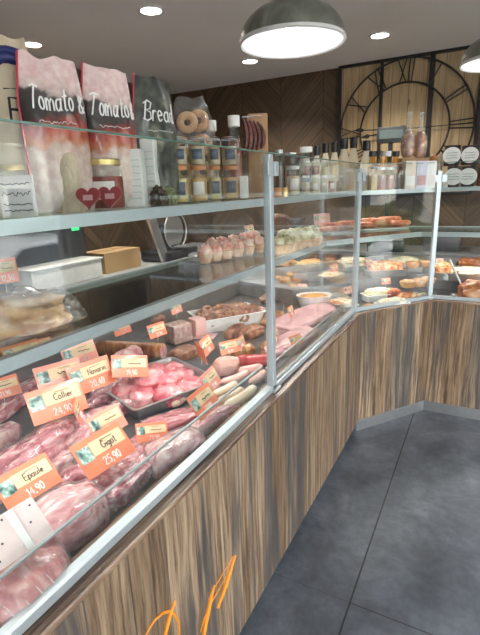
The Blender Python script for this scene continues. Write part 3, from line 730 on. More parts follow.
# behind the post: wrapped meats and ready dishes
lump('wrapped_meat', 'large flat parcel in pink butcher paper just behind the post', 'parcel', (278, 330), (326, 306), .22, .045, PAPERP, 91, p=.5, amp=.05)
lump('wrapped_meat', 'pink butcher paper parcel lying in front by the wooden ledge', 'parcel', (272, 352), (312, 328), .13, .05, PAPERP, 92, p=.55, amp=.08)
lump('wrapped_meat', 'small pink parcel beneath the orange tub', 'parcel', (304, 318), (338, 302), .13, .04, PAPERP, 93, p=.5, amp=.05)
lump('roasted_meat_piece', 'browned meat piece right behind the post foot', 'meat', (262, 350), (280, 338), .07, .05, ROASTB, 94)
lump('pate_loaf', 'dark browned loaf behind the red sausage, seen past the post', 'pate', (236, 335), (262, 326), .10, .06, PATE, 95)
lump('cooked_ham_piece', 'browned pink ham chunk between the orange tags and the post', 'meat', (232, 352), (252, 345), .08, .05, ROASTB, 96)
P = at(314, 294, .83)
tub = tag(obj('oval_tub', lathed([(0, 0), (.085, 0), (.10, .03), (.115, .075), (.118, .08), (.110, .08), (.095, .035), (.08, .008), (0, .008)], 36, mat=Matrix.Diagonal((1, .72, 1, 1))), WHITE, None, 40, (P.x, P.y, ZP), .6), 'white oval tub filled with orange sauce', 'tub')
tag(obj('orange_puree', blob(.20, .135, .03, 97, .08, 4, .9), SOUP, None, True, (P.x, P.y, ZP+.052), .6), 'orange puree filling the white oval tub', 'food')
P = at(290, 292, .80)
tray('steel_food_tray', 'grey steel tray under the folded pastries, behind the post', P.x-.08, P.y+.06, ZP, .9, .30, .2, .07, STEELD)
rr = random.Random(12)
pz = [(278, 276), (284, 270), (290, 275), (296, 279), (302, 284), (285, 280), (293, 284), (287, 266)]
for i, (x, y) in enumerate(pz):
    P = at(x, y, .86)
    tag(obj('folded_pastry', blob(.085, .055, .045, 100+i, .12, 3, .8, 3), PUFFP if i % 3 == 1 else PASTRY, None, True, (P.x, P.y, ZP+.07+(.02 if i in (2, 5) else 0)), rr.uniform(0, 3)),
        'small folded pastry in the pile behind the post', 'pastry', 'folded pastries on the grey tray')
def food_in_tray(px, py, L, W, m, label, tl, a=.9, z=.86, H=.05, base=None, tm=STEEL, hm=.045, seed=1, name='salad', cat='food'):
    base = base if base is not None else ZD+.1015
    P = at(px, py, z)
    tray('steel_food_tray' if tm is not WHITE else 'white_food_tray', tl, P.x, P.y, base, a, L, W, H, tm)
    tag(obj(name, blob(L*.84, W*.82, hm, seed, .10, 5, .65), m, None, True, (P.x, P.y, base+H*.45), a), label, cat)
food_in_tray(332, 275, .30, .20, SALADW, 'pale grated salad heaped in a tray left of the middle post', 'steel tray of pale grated salad left of the middle post', a=1.1, base=ZP, H=.09, z=.84, hm=.07, seed=3)
food_in_tray(341, 292, .15, .11, SALADO, 'small mixed salad in the tray beside the middle post', 'small steel tray of mixed salad beside the middle post', a=.9, base=ZP, H=.05, seed=4)
lump('salad_cup', 'white creamy salad spoonful at the foot of the middle post', 'food', (326, 300), (350, 304), .10, .03, SALADW, 98)

# more prepared dishes
food_in_tray(287, 262, .26, .20, PASTRY, 'golden gratin filling the rear tray just right of the tall post', 'steel tray with a golden gratin, rear one just right of the tall post', a=1.2, base=ZP, H=.10, z=.86, hm=.08, seed=21)
food_in_tray(311, 262, .26, .20, SOUP, 'orange carrot salad in the rear tray left of the middle post', 'steel tray of orange carrot salad, rear one left of the middle post', a=1.1, base=ZP, H=.10, z=.86, hm=.09, seed=22)
food_in_tray(352, 264, .26, .20, SALADW, 'pale salad in the rear tray seen behind the middle post', 'steel tray of pale salad seen behind the middle post', a=.8, z=.90, hm=.08, seed=23)
food_in_tray(404, 261, .28, .20, SALADW, 'pale potato salad in the rearmost tray of the corner case', 'rearmost steel tray of the corner case with pale potato salad', a=.4, z=.92, hm=.08, seed=24)
food_in_tray(408, 296, .16, .10, SALADO, 'pink and cream salad in the small white dish by the right post', 'small white dish of pink and cream salad by the right post', a=.72, z=.79, base=ZP, H=.035, tm=WHITE, hm=.05, seed=25)
food_in_tray(348, 303, .12, .10, SALADW, 'creamy salad in the white dish left of the middle post foot', 'white dish of creamy salad left of the middle post foot', a=.9, z=.79, base=ZP, H=.035, tm=WHITE, hm=.045, seed=26)
food_in_tray(476, 261, .28, .20, CHICK, 'dark glazed meat in the rearmost tray of the end case', 'rearmost steel tray of the end case holding dark glazed meat', a=.02, z=.92, hm=.07, seed=27)
for i, (pa, pb, m_, lb) in enumerate([((264, 322), (282, 312), ROASTB, 'browned meat piece just behind the tall post, beside the pink parcel'),
    ((262, 300), (280, 292), PATE, 'dark pate piece behind the tall post, left of the grey tray'),
    ((243, 318), (262, 308), HAM, 'pink ham piece left of the tall post, in front of the white tray'),
    ((226, 334), (246, 326), PATE, 'dark brown meat piece in front of the white food tray'),
    ((170, 356), (196, 348), PATE, 'dark brown pate piece behind the right corner of the steel meat tray')]):
    lump('cooked_meat_piece', lb, 'meat', pa, pb, .09, .055, m_, 430+i)

# corner case
food_in_tray(385, 273, .30, .18, SALADO, 'orange shredded salad heaped in a tray in the corner case', 'steel tray of orange shredded salad in the corner case', a=.55, hm=.08, seed=5)
food_in_tray(352, 279, .14, .13, SALADO, 'orange cooked vegetables behind the middle post', 'steel tray of orange vegetables behind the middle post', a=.8, z=.84, base=ZD+.001, H=.09, seed=6)
food_in_tray(378, 292, .22, .12, SALADW, 'creamy grated celery salad in the rear white dish of the corner case', 'white dish of creamy grated salad, rear one in the corner case', a=.72, z=.80, base=ZP, H=.045, tm=WHITE, hm=.06, seed=7)
food_in_tray(392, 301, .22, .10, SALADW, 'pale pasta salad in the front white dish at the corner glass', 'white dish of pale pasta salad, front one against the corner glass', a=.72, z=.79, base=ZP, H=.035, tm=WHITE, hm=.045, seed=8)
food_in_tray(369, 305, .10, .08, SOUP, 'yellow salad in the small dish right of the middle post', 'small white dish of yellow salad right of the middle post', a=.9, z=.79, base=ZP, H=.03, tm=WHITE, hm=.035, seed=9)
P = at(392, 287, .83); tag(obj('orange_terrine', blob(.12, .09, .07, 111, .07, 4, .5), SHRIMP, None, True, (P.x, P.y, ZP), .7), 'orange terrine block in the middle of the corner case', 'terrine')
P = at(382, 287, .80); tag(obj('black_serving_tongs', boxb((0, 0, .015), (.12, .05, .028), .008), BLACK, None, 40, (P.x, P.y, ZP+.001), .8), 'black plastic serving utensil between the corner case dishes', 'utensil')
for i, (x, y, dz) in enumerate([(408, 282, 0), (418, 281, 0), (428, 279, 0), (412, 270, .052), (424, 269, .052), (418, 264, 0)]):
    P = at(x, y, .88)
    t = thing('round_pie', 'small round golden pie, %s in the pile by the right post' % ['front left', 'front middle', 'front right', 'upper left', 'upper right', 'rear'][i], 'pie', (P.x, P.y, ZD+.102+dz), 0, 'round pies in the corner case')
    obj('crust', lathed([(0, 0), (.040, 0), (.052, .030), (.050, .038), (0, .034)], 20), CRUST, t, 50)
    obj('filling', lathed([(0, .035), (.04, .037), (.034, .046), (0, .050)], 20), PASTRY, t, True)
P = at(425, 292, .80); tag(obj('glass_salad_bowl', lathed([(0, 0), (.04, 0), (.07, .05), (.067, .05), (.038, .006), (0, .006)], 28), JARGLASS, None, True, (P.x, P.y, ZP)), 'small clear bowl beside the right post', 'bowl')
tag(obj('pale_salad', blob(.10, .10, .035, 112, .1, 5, .9, 3), SALADW, None, True, (P.x, P.y, ZP+.012)), 'pale salad in the small clear bowl by the right post', 'food')

# end case
food_in_tray(470, 272, .30, .16, SALADW, 'green and cream salad in the rear tray of the end case', 'wide steel tray of green and cream salad in the end case', a=.02, hm=.06, seed=10, z=.90)
food_in_tray(443, 271, .12, .14, SALADO, 'orange pile of salad right beside the right post', 'small steel tray of orange salad right beside the right post', a=.02, hm=.09, seed=11, z=.90)
P = at(472, 292, .82); tag(obj('roast_chicken', blob(.23, .16, .13, 120, .12, 2.6, .85), CHICK, None, True, (P.x+.03, P.y+.03, ZP+.012), .2), 'browned glazed roast chicken at the right edge', 'roast chicken')
tray('steel_food_tray', 'shallow steel tray under the roast chicken at the right edge', P.x+.05, P.y+.03, ZP, 0, .36, .22, .03, STEEL)
S0 = aty(463, 289, 3.20); S1 = aty(450, 260, 3.24)
t = thing('serving_spoon', 'long white-handled serving spoon leaning in the roast chicken tray', 'spoon', S0)
obj('handle', tube(B(), [(0, 0, .005), (S1-S0)*.5, (S1-S0)], .006, 8), WHITE, t, True)
obj('spoon_bowl', blob(.05, .035, .014, 3, 0, 1, 1, 3, c=(.015, .005, -.008)), WHITE, t, True)
P = at(443, 297, .79)
for i in range(3):
    tag(obj('ham_slice', blob(.07, .055, .016, 125+i, .08, 3, .8, 3), HAM, None, True, (P.x-.03+i*.035, P.y+.01*i, ZP+.004*i), .3*i), 'pink ham slice, %s of three beside the right post' % ['leftmost', 'middle', 'rightmost'][i], 'ham', 'ham slices in the end case')

# ------------------------------------------------------------------ lower shelf goods
ZL = ZS2+.0045
P = at(22, 318, ZL+.03)
t = thing('bread_bag', 'brown bread loaves in a clear bag on the lower shelf at the left edge', 'bread bag', (P.x-.03, P.y-.02, ZL), 1.1)
obj('loaf', blob(.30, .16, .085, 131, .12, 2.8, .8), PASTRY, t, True)
obj('bag_film', blob(.34, .18, .095, 131, .14, 3.2, .8), CLEARBAG, t, True)
def puff(px, py, mt, label, group, sc=1.0, dz=0, seed=0):
    P = at(px, py, ZL+.035*sc+dz)
    t = thing('filled_pastry_cup', label, 'pastry', (P.x, P.y, ZL+dz), seed, group)
    obj('cup', lathed([(0, 0), (.022*sc, 0), (.032*sc, .035*sc), (.028*sc, .038*sc), (0, .034*sc)], 18), CUPM, t, 50)
    obj('topping', blob(.054*sc, .052*sc, .038*sc, seed, .16, 3.4, .9, 3, c=(0, 0, .032*sc)), mt, t, True)
pk = [(205, 255), (215, 253), (226, 251), (237, 249), (248, 247), (258, 245), (212, 247), (222, 245), (233, 243), (244, 241), (255, 239)]
nm = ['front left end', 'front, second from left', 'front, third from left', 'front, third from the post', 'front, second from the post', 'front, next to the post', 'rear left end', 'rear, second from left', 'rear middle', 'rear, second from the post', 'rear, next to the post']
P = at(232, 252, ZL)
plate = tag(obj('serving_plate', lathed([(0, 0), (.16, 0), (.20, .010), (.197, .013), (.155, .004), (0, .004)], 40, mat=Matrix.Diagonal((1.35, .62, 1, 1))), STEEL, None, 60, (P.x, P.y, ZL), 1.18), 'oval steel plate under the pink filled pastries on the lower shelf', 'plate')
for i, (x, y) in enumerate(pk): puff(x, y-1, PUFFP, 'pink-topped pastry cup, %s' % nm[i], 'pink-topped pastry cups', 1.15, .006, 140+i)
yk = [(278, 247), (286, 246), (294, 244), (302, 242), (309, 241), (316, 240), (283, 239), (291, 238), (299, 237), (307, 236), (314, 235)]
for i, (x, y) in enumerate(yk): puff(x, y-2, PUFFY, 'pale yellow pastry cup, %s' % ('%s in the front row right of the post' % ['first', 'second', 'third', 'fourth', 'fifth', 'last'][i] if i < 6 else '%s in the back row right of the post' % ['first', 'second', 'third', 'fourth', 'last'][i-6]), 'pale yellow pastry cups', 1.25, 0, 160+i)
P = at(282, 226, ZL+.05); tag(obj('smoked_ham', blob(.20, .16, .13, 181, .08, 2, .9), mottled('smoked_rind', [(.3, (.05, .018, .01)), (.6, (.16, .06, .03)), (.8, (.28, .13, .07))], 10), None, True, (P.x-.08, P.y+.12, ZL), .4), 'dark brown smoked ham at the back of the lower shelf, just right of the post', 'ham')
def platter(px, py, n, m, r, L, label, pl, grp, a=.9, spread=.14):
    P = at(px, py, ZL+.02)
    tag(obj('serving_platter', boxb((0, 0, .006), (spread*2.2, .2, .010), .004), STEEL, None, 40, (P.x, P.y, ZL), a), pl, 'platter')
    rr = random.Random(int(px))
    for i in range(n):
        x = (i/(n-1)-.5)*spread*1.7; ca, sa = math.cos(a), math.sin(a); y = ((i % 3)-1)*.045; lv = (i % 2 == 1)
        tag(obj('cooked_sausage', sausage(B(), L, r, .22), m, None, True, (P.x+x*ca-y*sa, P.y+x*sa+y*ca, ZL+.011+(r*1.1 if lv else 0)), a+rr.uniform(-.45, .45)),
            label % ['first from left', 'second from left', 'third from left', 'fourth from left', 'fifth from left', 'sixth from left', 'seventh from left'][i], 'sausage', grp)
platter(340, 229, 6, SHRIMP, .020, .17, 'orange-red cooked sausage, %s on the platter left of the middle post', 'steel platter of cooked sausages left of the middle post', 'cooked sausages left of the middle post', .95)
platter(381, 226, 7, SHRIMP, .024, .19, 'orange-red cooked sausage, %s on the platter right of the middle post', 'steel platter of cooked sausages right of the middle post', 'cooked sausages right of the middle post', .65, .16)

# ------------------------------------------------------------------ price tags
TAGO = plain('orange_tag_card', (.80, .23, .12), .35, coat=.4, var=.10, vs=16)
TAGP = plain('salmon_tag_card', (.84, .30, .21), .35, coat=.4, var=.10, vs=16)
TAGPK = plain('pink_tag_card', (.88, .52, .50), .4, var=.08)
PICM = mottled('tag_picture', [(.35, (.05, .10, .10)), (.5, (.25, .42, .36)), (.62, (.66, .72, .66)), (.7, (.08, .05, .06))], 60, (1, 1, 1), .4)
HOLDM = pane('clear_tag_holder', (.97, .96, .96), haze=.05)
WORDS = {}
def price_tag(P, w, label, word=None, price='24,90', rz=0., tilt=.75, roll=0., m=TAGO, base=None, group='orange price tags', h=None, seed=0, pick=True):
    """card faces +X, tilted back; P is the card centre"""
    h = h or w*.62
    Rm = Matrix.Rotation(rz, 4, 'Z') @ Matrix.Rotation(-tilt, 4, 'Y') @ Matrix.Rotation(roll, 4, 'X')
    t = thing('price_tag', label, 'price tag', P, 0, group, rot=Rm.to_euler())
    # local: x = normal, y = reading direction, z = up the card
    obj('card', boxb((0, 0, 0), (.0018, w, h), .0006), m, t)
    obj('name_field', boxb((.0013, w*.12, h*.14), (.0006, w*.66, h*.40)), CREAM, t)
    obj('picture', boxb((.0014, -w*.34, h*.10), (.0006, w*.24, h*.42)), PICM, t)
    fn = lambda u, v: Vector((.0021, u, v))
    lt = B()
    if word: write(lt, word, fn, w*.14-min(w*.5, text_width(word)*h*.20)/2, h*.03, h*.20, w*.0085, fit=w*.5)
    else: scribble(lt, fn, -w*.04, w*.30, h*.10, h*.035, w*.010, seed=seed)
    scribble(lt, fn, w*.0, w*.26, h*.27, h*.012, w*.005, 8, seed)
    obj('lettering', lt, DARKINK, t)
    fn2 = lambda u, v: Vector((.0016, u, v))
    pr = B(); write(pr, price, fn2, -w*.12, -h*.40, h*.22, w*.010); obj('price_digits', pr, WHITEINK, t)
    if pick:
        zb = (base if base is not None else P.z-.05)
        q = Rm.to_3x3().inverted() @ Vector((0, 0, zb-P.z)); st = Vector((-.0025, 0, -h*.3))
        obj('pick', tube(B(), [st, st+(q-st)*.5, q], .0014, 6), plain('clear_pick', (.6, .6, .58), .3), t)
    return t
def ptag(px, py, z, wpx, label, **k):
    P = at(px, py, z); f = k.pop('fore', 1.0)
    return price_tag(P, mpp(P)*wpx*.88, label, **k)
ptag(57, 401, .90, 62, 'orange price tag reading Collier, lying in front of another at left', word='Collier', price='24,90', rz=-.35, tilt=.6, seed=1)
ptag(60, 376, .91, 52, 'salmon price tag half hidden just behind the Collier tag', price='18,50', rz=-.35, tilt=.5, seed=2, m=TAGP)
ptag(2, 388, .89, 38, 'orange price tag cut off by the left edge beside the Collier tag', price='21,90', rz=-.3, tilt=.5, seed=3)
ptag(92, 375, .89, 54, 'orange price tag reading Navarin, with another card above it', word='Navarin', price='20,40', rz=-.2, tilt=.5, seed=4)
ptag(80, 354, .89, 42, 'salmon price tag tucked behind the Navarin tag under the shelf', price='15,90', rz=-.2, tilt=.4, seed=5, m=TAGP)
ptag(78, 410, .87, 38, 'narrow price tag seen almost edge-on right of the Collier tag', price='12,90', rz=.75, tilt=.3, seed=6)
ptag(104, 449, .87, 68, 'orange price tag reading Gigot, lying over the chopped meat', word='Gigot', price='25,90', rz=-.1, tilt=.75, seed=7)
ptag(107, 422, .88, 46, 'pale salmon price tag leaning just behind the Gigot tag', price='22,50', rz=-.1, tilt=.6, seed=8, m=TAGP)
ptag(28, 481, .88, 66, 'orange price tag reading Epaule, on the big veined roast', word='Epaule', price='14,90', rz=-.1, tilt=.8, seed=9)
ptag(130, 366, .89, 42, 'orange price tag leaning on the ham knuckle left of the steel tray', price='19,90', rz=-.45, tilt=.6, roll=-.25, seed=10)
ptag(152, 432, .82, 36, 'small orange price tag lying in front of the steel tray', price='23,50', rz=-.55, tilt=.8, roll=-.2, seed=11)
ptag(204, 401, .85, 48, 'orange price tag on the white sausages nearest the glass', price='17,90', rz=.05, tilt=.6, seed=12)
ptag(211, 380, .86, 38, 'orange price tag standing behind the white sausages', price='16,90', rz=.15, tilt=.5, seed=13, m=TAGP)
ptag(201, 353, .87, 32, 'orange price tag standing nearly edge-on behind the steel tray corner', price='13,90', rz=.9, tilt=.2, seed=14)
ptag(207, 345, .88, 30, 'orange price tag right of the edge-on one, near the poultry roll', price='11,90', rz=.2, tilt=.4, seed=15)
ptag(229, 347, .88, 24, 'orange price tag left of the tall post, above the red sausage', price='18,90', rz=-.5, tilt=.3, seed=16)
ptag(241, 342, .88, 20, 'small orange price tag closest to the tall post', price='19,20', rz=.1, tilt=.3, seed=17, m=TAGP)
ptag(157, 330, .93, 25, 'orange price tag standing on the dark pate block', price='22,90', rz=-.2, tilt=.35, seed=18)
ptag(122, 328, .90, 24, 'orange price tag behind the rolled roast, under the shelf edge', price='21,50', rz=-.1, tilt=.3, seed=19)
ptag(176, 308, .92, 20, 'salmon price tag above the speckled terrine', price='20,90', rz=0, tilt=.3, seed=20, m=TAGP)
ptag(24, 352, .93, 44, 'orange price tag partly under the lower shelf edge at left', price='18,20', rz=-.2, tilt=.9, seed=21)
ptag(40, 347, .92, 34, 'salmon price tag further back under the shelf at left', price='17,20', rz=-.2, tilt=.9, seed=22, m=TAGP)
ptag(3, 271, 1.26, 32, 'orange and pink price tag upright on the lower shelf at the left edge', price='12,50', rz=-.3, tilt=.2, seed=23, h=.085, base=ZL)
ptag(250, 231, 1.29, 22, 'salmon price tag among the pink-topped pastries', price='2,50', rz=0, tilt=.25, seed=24, m=TAGP, base=ZL)
ptag(322, 219, 1.27, 20, 'pink price tag standing behind the pale yellow pastries', price='2,50', rz=-.8, tilt=.15, seed=25, m=TAGPK, base=ZL+.001)
ptag(283, 303, .86, 17, 'small orange price tag on the pink parcel right behind the post', price='9,90', rz=.5, tilt=.3, seed=26)
ptag(291, 311, .85, 18, 'orange price tag between the pink parcels, left of the tub', price='8,90', rz=.1, tilt=.3, seed=27)
ptag(277, 333, .84, 17, 'orange price tag low beside the post on the front parcel', price='7,90', rz=.3, tilt=.4, seed=28)
ptag(296, 340, .83, 20, 'orange price tag near the ledge on the front pink parcel', price='9,20', rz=-.3, tilt=.6, seed=29)
ptag(334, 268, .92, 13, 'small salmon price tag in the pale grated salad', price='1,90', rz=-.5, tilt=.3, seed=30, m=TAGP)
ptag(348, 290, .86, 12, 'tiny pink price tag beside the middle post', price='1,90', rz=-.5, tilt=.3, seed=31, m=TAGPK)
ptag(438, 262, .93, 13, 'small pink triangular-looking price tag right at the right post', price='2,90', rz=-1.0, tilt=.3, seed=32, m=TAGPK)
ptag(386, 281, .88, 12, 'small salmon price tag on the orange terrine', price='3,90', rz=-.8, tilt=.3, seed=33, m=TAGP)
ptag(368, 262, .92, 11, 'tiny salmon price tag behind the orange salad', price='2,10', rz=-.8, tilt=.2, seed=34, m=TAGP, base=.85)
# the perforated white holder
P = at(16, 532, .885)
Rm = Matrix.Rotation(-.1, 4, 'Z') @ Matrix.Rotation(-.85, 4, 'Y')
t = thing('tag_holder', 'white plastic tag holder with small holes seen from behind, bottom left', 'tag holder', P, rot=Rm.to_euler())
obj('plate', boxb((0, 0, 0), (.003, .115, .088), .001), plain('pale_pink_plastic', (.80, .66, .64), .35, coat=.3), t)
obj('clip', boxb((.004, .006, 0), (.005, .016, .085), .002), WHITE, t)
hb = B()
for (y, z) in [(-.045, .03), (-.01, .034), (.03, .0), (.0, -.03), (.012, -.032), (-.03, -.005), (.045, .03), (-.048, -.03)]:
    tube(hb, [(.0016, y, z), (.0022, y, z)], .0022, 10)
obj('hole', hb, DARKINK, t)
obj('pick', tube(B(), [(-.003, 0, 0), (-.03, 0, -.03)], .0015, 6), MATS['clear_pick'], t)

# ------------------------------------------------------------------ upper shelf
ZU = ZS1+.0065
HBAG = .29
def bagmat(name, lo=(.42, .05, .03), sweet=False):
    t = NT(name)
    co = t.n('TexCoord').outputs['Object']; s = t.n('SeparateXYZ', None, Vector=co); z = s.outputs[2]
    nz = t.n('TexNoise', None, Vector=co, Scale=22.0, Detail=4.0).outputs[0]
    zz = t.math('ADD', z, t.math('MULTIPLY', t.math('SUBTRACT', nz, .5), .10))
    zz = t.math('DIVIDE', zz, HBAG)
    c = t.ramp(zz, [(.02, (.66, .56, .52)), (.44, (.60, .46, .42)), (.50, (.44, .16, .07)), (.58, (.36, .04, .03)), (.64, (.12, .03, .02)), (.67, (.035, .032, .032)), (.80, (.05, .045, .045)), (.84, (.50, .42, .40)), (.94, (.66, .50, .50))])  # pale lower half is the glass reflection painted in; bands above are print
    lum = t.n('TexNoise', None, Vector=co, Scale=60.0, Detail=3.0).outputs[0]
    c = t.mix(.35, c, t.ramp(lum, [(.35, (.35, .24, .20)), (.65, (.85, .76, .70))]), 'OVERLAY')
    v = t.n('TexNoise', {'noise_type': 'RIDGED_MULTIFRACTAL'}, Vector=co, Scale=16.0, Detail=3.0, Distortion=.8).outputs[0]
    b = t.n('Bump', None, Height=v, Strength=.55, Distance=.006).outputs[0]
    t.bsdf(Base_Color=c, Roughness=.3, Normal=b, Coat_Weight=.4)
    return t.m
TBAG = bagmat('printed_glare_bag')
DBAG = mottled('dark_printed_bag', [(.35, (.02, .02, .02)), (.55, (.07, .08, .06)), (.7, (.30, .26, .18)), (.8, (.12, .20, .12))], 22, (1, 1, 1), .3, .4, .2, 30, crinkle=16)
def pillow_fn(W, H, T, seed, topw=.82, front=True, lean=0):
    def f(u, v, side=1):     # u 0..1 across, v 0..1 up
        wv = W*(1-(1-topw)*max(0, (v-.7)/.3)**1.2)
        x = (u-.5)*wv
        e = (1-abs(2*u-1)**3.0)*(max(0., 1-max(0, (v-.5)*2)**2.2))*(min(1, v/.08))**.5
        w = noise.noise(Vector((u*5+seed, v*6, seed*1.7)))*.010+noise.noise(Vector((u*13, v*11+seed, seed)))*.004
        z = v*H + (.003*math.sin(u*9+seed)+.008*noise.noise(Vector((u*4, seed, 0))))*v**4
        y = -side*(T/2*e + w*e) + .012*noise.noise(Vector((u*3+seed, v*2, 4)))*v**2 + lean*v*v
        return Vector((x, y, z))
    return f
def pillow(f, n=22):
    bm = B(); F = [[bm.verts.new(f(i/n, j/n, 1)) for i in range(n+1)] for j in range(n+1)]
    K = [[F[j][i] if i in (0, n) or j == n else bm.verts.new(f(i/n, j/n, -1)) for i in range(n+1)] for j in range(n+1)]
    for j in range(n):
        for i in range(n):
            bm.faces.new((F[j][i], F[j][i+1], F[j+1][i+1], F[j+1][i]))
            q = (K[j][i], K[j+1][i], K[j+1][i+1], K[j][i+1])
            if len(set(q)) > 2: bm.faces.new(list(dict.fromkeys(q)))
    bmesh.ops.remove_doubles(bm, verts=bm.verts, dist=.0004)
    return bm
def snack_bag(P, rz, W, H, T, seed, label, words, m=TBAG, edge=True, sm='printed', lean=0):
    t = thing('snack_bag', label, 'bag', P, rz, 'printed snack bags on the upper shelf')
    f = pillow_fn(W, H, T, seed, lean=lean); obj('bag', pillow(f), m, t, 70)
    lt = B()
    for (s, u, v, h, w, sl, ft) in words:
        write(lt, s, lambda a, b: f(min(.99, u+a/W), v+b/H)+Vector((0, -.0014, 0)), 0, 0, h, w, seg=5, slant=sl, fit=ft)
    obj('lettering', lt, WHITEINK, t, True)
    sp = B(); scribble(sp, lambda a, b: f(a, b)+Vector((0, -.001, 0)), .18, .72, .585, .008, .0007, 26, seed)
    obj('small_print', sp, WHITEINK, t, True)
    if edge:
        eb = B(); tube(eb, [f(.004, j/20)+Vector((0, -.001, 0)) for j in range(21)], .0022, 6)
        obj('red_seam', eb, plain('red_seam', (.50, .04, .07), .35), t, True)
    return t
CAMROT = .50      # facing back toward the shop window side
P = atx(59, 196, -.86); topP = atx(59, 62, -.86)
HB = topP.z-ZU
A1 = atx(24, 130, -.86); A2 = atx(88, 130, -.92)
def wsz(x0, x1, X): return abs(x1-x0)*((atx((x0+x1)/2, 130, X)-EYEV).dot(fw))/FOC
def bag_at(x0, x1, ytop, X0, X1, seed=1, **k):
    a_, b_ = atx(x0, 150, X0), atx(x1, 150, X1); d = (b_-a_); d.z = 0; W = d.length
    Hh = (atx((x0+x1)/2, ytop, (X0+X1)/2).z-ZU)
    c = (a_+b_)/2
    k['words'] = [(w_[0], w_[1], w_[2], w_[3]*Hh, w_[4], w_[5], w_[6]*W) for w_ in k['words']]
    return snack_bag(Vector((c.x, c.y, ZU)), math.atan2(d.y, d.x), W*1.0, Hh, .06, seed, **k)
bag_at(25, 90, 60, -.84, -.80, 1, label='pink and black snack bag lettered Tomato, the left one above the glass', words=[('Tomato', .10, .66, .145, .0019, .15, .62), ('&', .80, .66, .12, .0019, .1, .16)])
bag_at(87, 137, 70, -.84, -.81, 2, label='pink and black snack bag lettered Tomato, the middle one with a pointed corner', words=[('Tomato', .06, .66, .15, .0020, .15, .72), ('&', .84, .66, .13, .0020, .1, .14)])
bag_at(136, 177, 79, -.86, -.84, 3, label='dark snack bag lettered Bread, right of the two Tomato bags', words=[('Bread', .10, .66, .15, .0021, .15, .75)], m=DBAG)
# cream paper bag with a blue top at the far left
P = atx(6, 150, -.92)
t = thing('paper_bread_bag', 'cream paper bag with dark blue tie and black letter at the far left', 'bag', (P.x, P.y, ZU), math.atan2(rt.y, rt.x)+.1)
f = pillow_fn(.17, atx(8, 42, -.92).z-ZU, .08, 9); obj('bag', pillow(f), plain('cream_paper', (.62, .52, .38), .6, bump=.4, bs=20), t, 70)
lt = B(); write(lt, 'F', lambda a, b: f(.70+a/.17, .52+b/.30)+Vector((0, -.0015, 0)), 0, 0, .04, .0028); tube(lt, [f(.66, .70)+Vector((0, -.001, 0)), f(.88, .71)+Vector((0, -.001, 0))], .0014, 4)
obj('lettering', lt, DARKINK, t)
bt = B()
for w_ in (0, 1): tube(bt, [f(i/12, .86-.05*math.sin(i*.5)-w_*.03)+Vector((0, -.004, 0)) for i in range(2, 13)], .012, 8)
obj('blue_tie', bt, plain('navy_ribbon', (.02, .03, .16), .45), t, True)

def on_shelf(px, py, X): return atx(px, py, X)
def facing(): return math.atan2(rt.y, rt.x)
# label card in front at far left
P = atx(14, 176, -.72)
t = thing('shelf_label_card', 'white printed label card inside the glass at the far left', 'label', (P.x, P.y, ZU), facing()-.2)
obj('card', boxb((0, 0, .035), (.07, .002, .07), .0006), PAPERW, t)
lt = B(); fn = lambda u, v: Vector((u, -.0015, v))
for i, (zz, am) in enumerate([(.056, .002), (.04, .004), (.022, .0015), (.012, .0015)]): scribble(lt, fn, -.028, .028, zz, am, .0008, 18, i)
obj('lettering', lt, DARKINK, t)
# jar prototype
def jar(P, r, h, label, content, lid='gold', name='glass_jar', group=None, paperlabel=None, rz=0, fill=.82, cat='jar'):
    t = thing(name, label, cat, P, rz, group)
    obj('glass_body', lathed([(0, 0), (r*.92, 0), (r, .004), (r, h*.80), (r*.86, h*.88), (r*.86, h*.90)], 24), JARGLASS, t, 50)
    obj('contents', lathed([(0, .003), (r*.90, .003), (r*.93, .008), (r*.93, h*fill*.8), (0, h*fill*.8)], 20), content, t, 50)
    lm = {'gold': GOLD, 'white': WHITE, 'black': BLACK, 'steel': ALU, 'orange': MATS.get('orange_lid') or plain('orange_lid', (.62, .26, .10), .5), 'red': MATS.get('red_lid') or plain('red_lid', (.45, .04, .04), .4)}[lid if lid != 'clamp' else 'steel']
    if lid == 'clamp':
        obj('glass_lid', lathed([(r*.95, h*.91), (r*.97, h*.96), (r*.6, h), (0, h*1.0)], 24), JARGLASS, t, 50)
        w = B(); tube(w, [(r*.92*math.cos(i*PI/10), r*.92*math.sin(i*PI/10), h*.90) for i in range(21)], .0015, 6); tube(w, [(r*.95, 0, h*.90), (r*1.12, 0, h*.8), (r*1.1, 0, h*.62)], .0014, 6)
        obj('wire_clasp', w, ALU, t, True)
    else: obj('lid', lathed([(r*.90, h*.885), (r*.91, h*.985), (r*.87, h), (0, h)], 24), lm, t, 40)
    if paperlabel:
        lb = B(); n = 10
        lab = [[lb.verts.new(((r+.0008)*math.sin(-.55+1.3*i/n), -(r+.0008)*math.cos(-.55+1.3*i/n), z)) for i in range(n+1)] for z in (h*.20, h*.56)]
        for i in range(n): lb.faces.new((lab[0][i], lab[0][i+1], lab[1][i+1], lab[1][i]))
        lo = obj('paper_label', lb, paperlabel, t, True)
        sm = lo.modifiers.new('t', 'SOLIDIFY'); sm.thickness = .0006
    return t
HONEY = mottled('amber_preserve', [(.3, (.40, .18, .03)), (.6, (.62, .34, .08)), (.8, (.74, .52, .2))], 14)
BEIGE = mottled('beige_preserve', [(.3, (.38, .26, .15)), (.6, (.58, .44, .28)), (.8, (.70, .60, .44))], 24)
JAMR = mottled('red_preserve', [(.3, (.16, .02, .015)), (.6, (.34, .06, .04)), (.8, (.5, .16, .1))], 20)
GREENP = mottled('green_preserve', [(.3, (.10, .12, .04)), (.6, (.26, .27, .12)), (.8, (.45, .42, .25))], 24)
